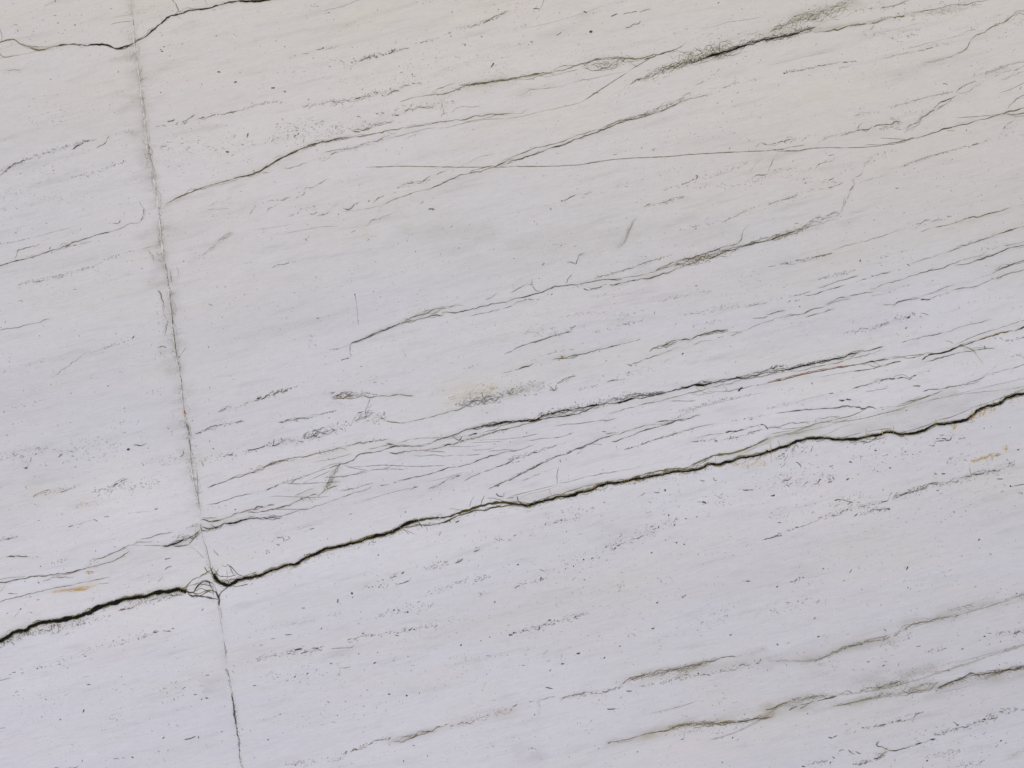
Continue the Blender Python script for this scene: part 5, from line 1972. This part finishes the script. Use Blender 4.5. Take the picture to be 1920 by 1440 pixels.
D 500 .4 .35 s 100 600 600 500 1200 450
D 400 .3 .35 s 300 1100 900 950 1700 900
D 50 .6 .5 s 1830 300 1880 290
@T 3 3
L 4 .22 l -460 1240 -300 1195 -60 1085 40 1005 160 940 420 900 700 880 1000 810 1300 720 1925 510
L 3 .22 l 0 640 340 640 470 590 620 520 820 470 1000 410 1100 355 1300 315 1500 270 1925 140
L 5 .20 l 480 978 820 912 1100 860 1280 838 1450 770 1560 740 1925 690
J 1.6 .55 o 460 598 560 545 700 512 860 470 990 415
J 1.6 .5 o 820 912 960 880 1120 870 1270 845
J 1.6 .5 o 520 892 640 870 860 830 1010 785
D 20 .8 .7 s 170 45 205 30 270 10
P 6 3 .85 s 68 79
L 2 .8 s 165 45 200 40 208 30
P 5 3 .7 s 265 12
D 90 .6 .6 s 20 260 220 200 440 190
P 3 3 .8 s 225 190
P 3 3 .8 s 260 202
P 5 2 .6 s 1050 88
L 3.0 .85 s 62 508 80 520
L 1.6 .6 s 140 505 165 500
P 5 2.4 .8 s 377 455
D 30 .4 .4 s 380 455 620 430
F 1.3 .4 l 1360 255 1450 232 1560 200
F 1.2 .35 l 1450 290 1650 230 1820 180
D 60 1.0 .4 l 1350 260 1600 210 1900 140
D 30 1.4 .45 o 1780 180 1850 150 1925 140
P 4 4 .6 o 1866 131
H 64 .26 l 1050 360 1300 300 1600 230 1925 150
H 40 .16 o 1000 380 1300 300 1500 250
A 2.0 .65 b 1050 385 1100 360 1180 348 1240 330 1290 320
J 1.6 .55 b 1290 320 1370 305 1470 280
J 1.6 .6 b 1170 360 1190 345
J 1.7 .6 b 1000 450 1020 415 1050 385
J 1.5 .55 b 940 460 970 420 990 405
B 46 12 1.3 .45 b 940 450 1040 390 1140 350 1300 320 1450 290
J 1.6 .55 b 840 535 870 490 880 455 900 445
L 1.3 .4 b 880 455 800 465 720 490
D 40 1.2 .45 b 860 510 950 490 1080 420
A 2.2 .7 b 460 600 480 575 530 555 570 535 620 520 690 515
J 1.7 .55 b 690 515 760 480
J 1.6 .5 b 340 640 400 610 450 590
D 50 1.4 .4 b 380 660 460 640 520 680
D 24 1.2 .5 b 340 640 460 590 620 520 760 480
H 70 .16 p 0 640 200 620 400 620
H 70 .20 l 300 640 500 570 800 480 1000 420
D 30 .6 .35 b 0 630 200 640 340 640
D 50 1.2 .4 b 850 540 980 530
L 2.4 .85 s 1110 528 1145 526
D 30 .9 .5 s 1170 570 1330 540
L 1.8 .7 s 1305 548 1340 540
P 5 2.4 .8 s 1457 547
P 5 3 .9 s 1625 455
J 1.7 .65 s 1650 430 1680 430
P 3 2.4 .8 s 1587 483
D 40 1.5 .65 s 1700 440 1820 420 1925 410
J 3.0 .85 s 1840 435 1880 420 1920 410
D 50 .9 .6 s 1830 470 1880 480
P 4 3 .6 o 1742 490
L 2.0 .8 s 868 640 895 644
L 1.8 .75 s 740 643 765 643
P 4 2.4 .7 s 867 672
F 1.6 .5 b 980 650 978 680
L 3.0 .85 s 690 873 705 865
L 1.6 .8 s 835 830 835 855
L 2.4 .85 s 1315 712 1365 710
L 1.4 .45 b 1240 720 1320 712
L 2 .6 s 1760 650 1800 653
P 3 3 .8 s 1737 665
H 26 .12 b 1360 660 1600 590 1925 510
F 1.2 .35 b 1400 660 1560 610 1750 560 1925 510
D 50 1.1 .4 b 1780 560 1900 520
D 40 1.0 .4 b 1000 750 1200 690 1380 650
A 2.0 .65 o -20 1005 20 998 60 980
A 3.0 .85 o 40 1000 90 965 150 945
J 1.9 .65 b 140 945 200 925 250 910
A 2.2 .75 b 260 920 330 912 400 905 440 892
L 2.6 .8 g 370 935 440 915 520 900
L 1.8 .7 b 230 970 290 958 330 940 350 910
J 1.8 .6 b 160 1010 180 990 220 978
J 1.8 .6 b 235 1000 250 985 300 960
B 50 16 1.3 .45 b 60 990 200 940 360 915 560 880
L 1.8 .6 o -20 1065 20 1060 45 1040 35 1010
A 2.0 .75 o 490 978 560 965 640 945 700 930
A 2.2 .75 b 690 932 760 918 820 912
J 1.6 .6 b 820 905 870 880 910 870
D 26 1.6 .5 b 740 920 860 890 940 870
D 50 2.6 .5 b 780 850 900 820 1050 790
J 2.0 .6 b 870 820 950 810 1010 785
J 1.7 .55 b 1070 840 1130 820 1220 795
J 1.7 .6 b 1210 860 1240 835 1280 790
J 1.6 .5 b 1060 880 1160 870
B 60 18 1.3 .4 b 860 900 1000 870 1150 840 1280 800
D 100 2.0 .35 b 700 850 950 830 1250 780
H 110 .13 l 500 880 800 820 1200 740
H 110 .14 l 750 850 1000 850 1250 800
H 60 .26 l -40 1040 200 990 500 970 700 930
H 50 .22 l 0 990 150 940 400 890
H 60 .14 b 1000 740 1250 690 1360 680
A 2.6 .9 d 1270 845 1310 825 1360 800 1420 775 1480 750
A 2.6 .9 g 1450 770 1490 740 1520 722 1560 738
A 2.2 .85 g 1500 740 1600 740 1680 728 1720 715
A 2.8 .9 d 1700 745 1720 720 1780 705 1840 700 1890 685 1960 668
J 1.8 .7 g 1640 735 1700 720 1740 700
J 1.4 .5 b 1560 740 1640 760 1700 740
B 36 16 1.4 .55 g 1300 830 1450 760 1600 740 1750 720 1925 680
D 40 1.6 .5 g 1260 860 1400 800 1600 750 1900 690
H 60 .18 l 1300 840 1500 770 1700 750 1925 700
H 60 .12 o 1200 900 1500 830 1925 740
F 1.1 .3 o 1250 880 1450 840 1560 810
A 2.0 .75 s 1040 1082 1080 1060 1110 1045
J 1.7 .7 s 1100 1048 1165 1020
J 2.0 .75 s 960 1080 1000 1085 1040 1080
J 1.8 .7 s 790 1128 830 1128 900 1104
P 5 3 .8 s 712 1137
L 2.6 .8 s 450 1208 485 1216
L 2.0 .75 s 485 1212 520 1195
D 20 1.2 .6 s 700 1137 850 1120 1000 1080
D 30 .9 .4 g 560 1180 660 1160
D 10 .8 .5 s 950 1065 1160 1020
A 2.2 .85 d 900 1305 940 1313 1000 1302 1060 1285
J 2.2 .85 s 1040 1292 1080 1270 1160 1250
J 1.7 .7 s 1160 1250 1210 1235 1260 1220
J 1.6 .65 g 900 1305 860 1290 810 1270 835 1240
B 34 12 1.3 .5 b 800 1370 850 1340 900 1310
J 1.9 .7 g 790 1375 840 1355 870 1335
J 1.9 .7 s 640 1410 700 1400 760 1388
D 24 1.8 .6 s 640 1410 780 1380 860 1345
D 40 1.0 .4 p 780 1330 900 1310
D 30 2.0 .6 s 1240 1190 1330 1170 1420 1150
L 3.0 .8 s 1270 1190 1300 1190
J 2.0 .8 s 1420 1140 1480 1138 1510 1120
L 1.8 .7 s 1385 1090 1425 1120
P 6 4 .85 s 1422 1118
J 1.9 .75 s 1540 1105 1580 1090 1625 1095
P 6 4 .8 s 1625 1073
L 2.0 .75 g 1650 1080 1705 1065
D 26 1.8 .6 o 1500 1115 1620 1090 1720 1060
D 30 1.8 .55 o 1640 1050 1720 1050
D 30 1.5 .6 s 1740 1020 1860 1000
J 2.2 .8 s 1850 990 1890 1000 1930 1000
P 5 3 .8 s 1808 1028
L 2.2 .75 g 530 1315 550 1303 575 1305
L 2.4 .75 g 600 1300 630 1330 655 1338
L 1.8 .65 g 650 1310 695 1335
L 2.2 .75 s 480 1355 502 1370
P 6 3 .85 s 465 1400
P 7 3 .85 s 265 1427
J 1.7 .65 g 390 1388 450 1385
D 26 1.0 .5 g 300 1410 450 1390
D 30 1.2 .5 s 1180 1360 1380 1330 1450 1310
D 200 .5 .5 s 1100 1250 1500 1280 1800 1210
P 3 3 .8 s 1745 1235
P 4 3 .8 s 1600 1395
P 4 3 .8 s 1192 1386
P 3 3 .8 s 1597 1358
D 24 1.2 .5 g 1400 1430 1540 1400 1620 1385
D 40 1.2 .4 l 1820 1350 1925 1310
H 40 .14 l 1820 1350 1960 1300
P 3 3 .6 y 303 1128
P 4 2.4 .7 s 298 1032
P 4 2.4 .7 s 533 1350
D 600 .4 .35 s 200 100 900 200 1700 100
D 500 .3 .35 s 500 700 1000 1000 1700 900
D 500 .3 .35 s 200 1250 900 1150 1700 1250
"""

# ------------------------------------------------------------------ the slab
slab = bpy.data.objects.new('stone_slab', None)
scene.collection.objects.link(slab)
slab.location = (0, 0, 0)
slab['label'] = 'polished white stone slab crossed by black, olive and ochre veins rising to the right'
slab['category'] = 'stone slab'
slab['kind'] = 'thing'

veins = []       # (length, name, bag)
speckles = Bag(); stuffbag = Bag()

def parse():
    ox, oy, sc = 0., 0., 1.
    for ln in DATA.strip().splitlines():
        t = ln.split()
        if not t: continue
        if t[0] == '@G': ox, oy, sc = 0., 0., 1.; continue
        if t[0] == '@T': ox, oy, sc = int(t[1]) * 480., int(t[2]) * 360., .25; continue
        k = t[0]
        i = next(j for j in range(1, len(t)) if t[j].isalpha())
        nums = [float(a) for a in t[1:i]]; col = t[i]
        pts = np.array([float(a) for a in t[i + 1:]]).reshape(-1, 2) * sc + (ox, oy)
        if k != 'P' and k != 'X' and len(pts) > 1:            # beds run on past the frame to the slab's edge
            for e in (0, -1):
                p0, p1 = (pts[0], pts[1]) if e == 0 else (pts[-1], pts[-2])
                if inside(p0): continue
                if abs(p0[1] - p1[1]) > 1.2 * abs(p0[0] - p1[0]): continue
                d = p0 - p1; d /= max(np.hypot(*d), 1e-6)
                L = rng.uniform(120, 330); ext = []; q = p0.copy()
                bd = np.array([math.cos(BED), -math.sin(BED)]) * np.sign(d[0] if d[0] else 1)
                for j in range(7):
                    d = d * .75 + bd * .25 + rng.normal(0, .10, 2); q = q + d * L / 7
                    if -10 < q[0] < 1930 and -14 < q[1] < 1454: break      # never back into the frame
                    if not (-305 < q[0] < 2225 and -265 < q[1] < 1705): break
                    ext.append(q.copy())
                if ext: pts = np.concatenate([np.array(ext[::-1]), pts]) if e == 0 else np.concatenate([pts, np.array(ext)])
        yield k, nums, col, pts

def plen(p): return float(np.hypot(*np.diff(p, axis=0).T).sum())

for k, nums, col, pts in parse():
    if k == 'H':
        STAINS.append((nums[0], nums[1] * {'p': .7, 'b': .8, 'g': .6, 'o': .8}.get(col, .9), COL[col], pts)); continue
    if k == 'D':
        dust(speckles, pts, nums[0] * .25, nums[1] * .55, nums[2], col); continue
    if k == 'P':
        speck(speckles, pts[0], nums[0] * .8, nums[1] * .8, rng.normal(.35, .6), nums[2], col); continue
    b = Bag()
    if k == 'B':
        p = braid(b, pts, nums[0] * .25, max(3, int(nums[1] * .72)), nums[2], nums[3] * (.8 if col == 'b' else 1), col)
        score = plen(pts) * nums[0] * .12
    else:
        w, op = nums
        if k == 'F':
            p = line(b, pts, w, op * .9, col, jag=.28, vary=.18)
        elif k == 'L':
            p = line(b, pts, w * .92, op * (.88 if col in 'ob' else 1), col, jag=.95)
        elif k == 'J':
            p = line(b, pts, w * 1.08, min(.9, op * 1.2), col, jag=1.7, gap=.35, fuzz=1)
        elif k == 'X':
            p = line(b, pts, w * 1.35, min(1, op * 1.2), col, jag=1.3, fuzz=1)
        elif k == 'A':
            big = w >= 4.0
            p = line(b, pts, w * (1.0 if big else 1.05 if col == 'k' else .88), op * (.85 if col in 'ob' else 1), col, jag=1.15, fuzz=2 if big else 1, vary=.3, out='o' if col in 'kd' else None, core=.70 if big else .4)
            if big and col == 'k':
                # olive rind and rootlets on either side of the thick vein
                ribbon(b, p + normals(p) * frac(len(p), 1.6, .7)[:, None], w * (1.6 if p[-1, 0] < 400 else 2.0), .55, 'o', core=.35)
                for _q in range(3):
                    ribbon(b, p + normals(p) * (frac(len(p), 1.6, .28 * w + .7, (30, 11, 5), (.8, .9, .6)))[:, None], 1.5, np.clip(.25 + .5 * noise1(len(p), 1.6, 16), 0, .9), 'doo'[_q])
                ribbon(b, p + normals(p) * (frac(len(p), 1.6, .5, (20, 8), (1, .8)))[:, None], w * (.75 if p[-1, 0] < 400 else .55) * np.clip(1 + .35 * noise1(len(p), 1.6, 9), .4, 1.6), 1.0, 'k', core=.6)
                ribbon(b, p, w * 3.6, .09, 'l', core=.2)
        score = plen(pts) * w * op
        if k in 'AJL' and plen(pts) > 22 and col not in 'yr':
            STAINS.append((26 if k == 'A' else 18, min(.13, .045 * w) * (1.0 if k == 'A' else .8), COL['l'] if col in 'odbk' else COL['p'], pts))
    nm = 'vein'
    if k in 'FX': nm = 'hairline_vein'
    if col in 'yr': nm = 'iron_stain'
    if k == 'A' and nums[0] > 3.9: nm = 'thick_vein'
    if k == 'B': nm = 'vein_network'
    if k == 'A' and pts[:, 1].min() > 700 and nums[0] >= 4.0:
        roots(b, p, .085, 7, 'oolyb', w=1.3, op=.7)
        if pts[:, 0].max() < 800: roots(b, p, .05, 7, 'dko', w=1.2, op=.6, side=1)
        if pts[:, 0].min() > 1430: roots(b, p, .09, 7.5, 'yyo', w=1.3, op=.7); roots(b, p, .06, 16, 'oyb', w=1.1, op=.6, ang=(60, 100))
        dust(speckles, pts + (0, 7), 9, .35, .5, 'o')
    veins.append((score, nm, b))

# ---- the healed fracture that crosses every bed, from the top edge to the bottom
FR = np.array([236,-60, 242,-10, 247,20, 250,45, 252,75, 255,100, 262,140, 267,185, 270,210, 273,240, 277,285, 288,325, 292,355, 296,375, 300,410, 304,450, 307,480, 312,510, 318,545, 322,590, 327,635, 331,665, 339,700, 343,750, 349,790, 355,820, 360,880, 370,930, 376,975, 380,1010, 390,1050, 402,1085, 409,1130, 415,1170, 420,1200, 424,1240, 430,1270, 436,1310, 441,1350, 447,1390, 453,1430, 462,1500]).reshape(-1, 2).astype(float)
fb = Bag()
fp = line(fb, FR, 1.5, .22, 'b', jag=.45, gap=.3)
for i in range(len(FR) - 1):                          # grimy grey-brown groove, wider where the resin failed
    m = .05 + .12 * rng.random() if i < 28 else .02 + .05 * rng.random()
    STAINS.append((rng.uniform(14, 34), m, COL['b'], FR[i:i + 2] + rng.normal(0, 1.2, (1, 2))))
    STAINS.append((70, m * .35, COL['b'], FR[i:i + 2] + (rng.normal(-4, 5), 0)))
for _ in range(3):
    q, _L = resample(FR[3:30], 1.6)
    q = q + np.stack([frac(len(q), 1.6, 3.2, (60, 20, 9), (1, .8, .5)), np.zeros(len(q))], 1)
    ribbon(fb, q, 1.6, np.clip(.0 + .20 * noise1(len(q), 1.6, 22), 0, .4), 'b')
line(fb, FR[:17] + (-1.2, 0), 3.2, .45, 'w', jag=.12, gap=.2)
line(fb, FR[16:29] + (-1.6, 0), 2.0, .40, 'w', jag=.12, gap=.4)
line(fb, FR[7:12] + (1.5, 0), 1.2, .40, 'b', jag=.6, gap=.3)
line(fb, FR[18:22] + (0, 0), 1.5, .7, 's', jag=.3, gap=.4)
line(fb, FR[24:27] + (0, 0), 1.5, .45, 's', jag=.5, gap=.4)
dust(fb, FR[2:7], 2.0, .12, .6, 'g', dash=.6)
dust(fb, FR[13:24], 1.4, .16, .75, 's', dash=.6)
dust(fb, FR[23:28], 4.0, .35, .5, 'b', dash=.5)
dust(fb, FR[34:], 1.6, .10, .7, 's', dash=.6)
for y0 in range(60, 1000, 6):                        # smoky brown rim leaking along the beds
    x = np.interp(y0, FR[:, 1], FR[:, 0]); d = rng.choice([-1, 1], p=[.72, .28]); L = rng.uniform(6, 26)
    STAINS.append((rng.uniform(20, 50), rng.uniform(.03, .085), COL['b'], np.array([[x, y0], [x + d * L, y0 - d * L * .2]])))
    if rng.random() < .7:
        q = np.array([[x + rng.normal(0, 1.5), y0], [x + d * L * .4 + rng.normal(0, 2), y0 + rng.normal(0, 4)], [x + d * L * .6, y0 + rng.normal(2, 7)]])
        line(fb, q, 1.3, rng.uniform(.08, .28), 'b', jag=1.0)

# ---- dusting of loose crystals over the whole face, gathered along the beds
def fine_dust(n):
    x = rng.uniform(-250, 2170, n); y = rng.uniform(-250, 1690, n)
    bed = y + x * math.tan(BED)
    kx = rng.uniform(0, 6.28, 10); f = rng.uniform(1 / 200., 1 / 22., 10)
    dens = sum(np.sin(bed * ff * 6.28 + a + .7 * np.sin(x / 190. + a)) for ff, a in zip(f, kx)) / 10.
    keep = rng.random(n) < np.clip(.30 + .9 * dens, .05, 1)
    for xx, yy in zip(x[keep], y[keep]):
        big = rng.random() < .05
        speck(speckles, (xx, yy), rng.uniform(2, 5) if big else rng.uniform(.9, 1.9) * rng.lognormal(0, .3), rng.uniform(.9, 1.7),
              BED + rng.normal(.1, .9), rng.uniform(.3, .75) if big else rng.uniform(.14, .50), str(rng.choice(['g', 's', 'b', 'g'])))
fine_dust(34000)

# ---- parts: the 90 largest veins are meshes of their own, the rest of the threads one mesh
veins.sort(key=lambda a: -a[0])
LABELS = {'iron_stain': 'ochre iron stain', 'thick_vein': 'thick black vein with olive rind', 'vein_network': 'net of fine dark threads'}
for s, nm, b in veins[:88]:
    o = b.build(nm, slab)
    if nm in LABELS: o['label'] = LABELS[nm]
for s, nm, b in veins[88:]:
    for v, f, c in zip(b.v, b.f, b.c):
        stuffbag.v.append(v); stuffbag.c.append(c)
        stuffbag.f.append(f - f.min() + stuffbag.n); stuffbag.n += len(v)
o = stuffbag.build('fine_veins', slab); o['kind'] = 'stuff'
o = speckles.build('mineral_specks', slab); o['kind'] = 'stuff'
o = fb.build('fracture_seam', slab); o['label'] = 'pale healed fracture running down across the beds'

# ---- the body: one closed block, its front face a fine grid carrying the stains
def build_body():
    x0, x1, y0, y1, st = -320, 2240, -280, 1720, 4
    xs = np.arange(x0, x1 + 1, st, dtype=float); ys = np.arange(y0, y1 + 1, st, dtype=float)
    X, Y = np.meshgrid(xs, ys)
    T = np.ones(X.shape + (3,)) * np.array((.985, .958, .953))
    base = np.array((0.64, 0.63, 0.63))
    # uneven edge noise for the stains
    def fbm(sx, sy, seed):
        r = np.random.default_rng(seed); out = np.zeros(X.shape)
        ca, sa = math.cos(BED), math.sin(BED)
        U = X * ca - Y * sa; V = X * sa + Y * ca
        for o_, a in ((1, 1), (2, .6), (4, .4), (8, .25)):
            g = r.normal(0, 1, (90, 90))
            u = U / sx * o_ + 500; v = V / sy * o_ + 500
            iu = np.floor(u).astype(int); iv = np.floor(v).astype(int); fu = u - iu; fv = v - iv
            fu = fu * fu * (3 - 2 * fu); fv = fv * fv * (3 - 2 * fv)
            iu1 = (iu + 1) % 90; iv1 = (iv + 1) % 90; iu = iu % 90; iv = iv % 90
            out += a * ((g[iv, iu] * (1 - fu) + g[iv, iu1] * fu) * (1 - fv) + (g[iv1, iu] * (1 - fu) + g[iv1, iu1] * fu) * fv)
        return out
    edge = np.clip(.85 + .42 * fbm(60, 14, 3), .1, 1.8)
    for w, op, col, pts in STAINS:
        s = max(w * .25 * .55, 2.6)
        R = s * 2.6
        bx0, by0 = pts.min(0) - R; bx1, by1 = pts.max(0) + R
        i0, i1 = np.searchsorted(xs, bx0), np.searchsorted(xs, bx1)
        j0, j1 = np.searchsorted(ys, by0), np.searchsorted(ys, by1)
        if i1 <= i0 or j1 <= j0: continue
        sx = X[j0:j1, i0:i1]; sy = Y[j0:j1, i0:i1]
        D = np.full(sx.shape, 1e9)
        for a, b in zip(pts[:-1], pts[1:]):
            d = b - a; L2 = max((d ** 2).sum(), 1e-6)
            t = np.clip(((sx - a[0]) * d[0] + (sy - a[1]) * d[1]) / L2, 0, 1)
            D = np.minimum(D, (sx - a[0] - t * d[0]) ** 2 + (sy - a[1] - t * d[1]) ** 2)
        g = np.exp(-D / (2 * s * s)) * op * edge[j0:j1, i0:i1]
        g = np.clip(g, 0, .9)[..., None]
        T[j0:j1, i0:i1] *= 1 - g + g * (np.array(col) / base)
    # slow drift of tone from bed to bed
    T *= 1 + .012 * fbm(700, 90, 8)[..., None] * np.array((1, 1, 1)) + .004 * fbm(500, 120, 9)[..., None] * np.array((1, .2, -1))
    # warm light from above is painted in as cream, the beds between the dark veins the whitest
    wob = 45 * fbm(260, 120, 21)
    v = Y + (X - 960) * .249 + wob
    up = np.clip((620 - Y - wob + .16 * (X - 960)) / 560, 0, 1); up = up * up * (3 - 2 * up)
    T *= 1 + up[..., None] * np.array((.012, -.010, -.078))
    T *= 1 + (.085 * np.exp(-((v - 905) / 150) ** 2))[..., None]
    pale = np.clip(fbm(330, 70, 33) - .3, 0, 1.2)
    T *= 1 + pale[..., None] * np.array((.004, .002, -.022))
    ny, nx = X.shape
    q = world_xz(np.stack([X, Y], -1))
    TH = .02
    front = np.stack([q[..., 0], np.zeros_like(X), q[..., 1]], -1).reshape(-1, 3)
    idx = np.arange(nx * ny).reshape(ny, nx)
    F = np.stack([idx[:-1, :-1], idx[1:, :-1], idx[1:, 1:], idx[:-1, 1:]], -1).reshape(-1, 4)
    ring = np.concatenate([idx[0, :-1], idx[:-1, -1], idx[-1, :0:-1], idx[:0:-1, 0]])
    cx, cz = front[:, 0].mean(), front[:, 2].mean()
    def shell(inset, depth):
        r = front[ring].copy()
        r[:, 0] += np.sign(r[:, 0] - cx) * inset * (abs(abs(r[:, 0] - cx) - abs(front[:, 0] - cx).max()) < 1e-6)
        r[:, 2] += np.sign(r[:, 2] - cz) * inset * (abs(abs(r[:, 2] - cz) - abs(front[:, 2] - cz).max()) < 1e-6)
        r[:, 1] = depth
        return r
    shells = [shell(.0015, .0015), shell(.0015, TH - .0015), shell(0, TH)]
    verts = np.concatenate([front] + shells)
    n0 = len(front); m = len(ring); prev = ring
    side = []
    for k in range(3):
        cur = n0 + k * m + np.arange(m)
        side.append(np.stack([prev, np.roll(prev, -1), np.roll(cur, -1), cur], -1)); prev = cur
    F = np.concatenate([F] + side)
    me = bpy.data.meshes.new('slab_body')
    me.vertices.add(len(verts)); me.vertices.foreach_set('co', verts.astype(np.float32).ravel())
    nl = F.size + m
    me.loops.add(nl)
    me.loops.foreach_set('vertex_index', np.concatenate([F.ravel(), prev]).astype(np.int32))
    me.polygons.add(len(F) + 1)
    me.polygons.foreach_set('loop_start', np.concatenate([np.arange(0, F.size, 4), [F.size]]).astype(np.int32))
    me.update(calc_edges=True)
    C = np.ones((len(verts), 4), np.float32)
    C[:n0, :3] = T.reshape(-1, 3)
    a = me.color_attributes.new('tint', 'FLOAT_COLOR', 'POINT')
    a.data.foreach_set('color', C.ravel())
    me.materials.append(M_STONE)
    o = bpy.data.objects.new('slab_body', me); scene.collection.objects.link(o); o.parent = slab
    return o
build_body()
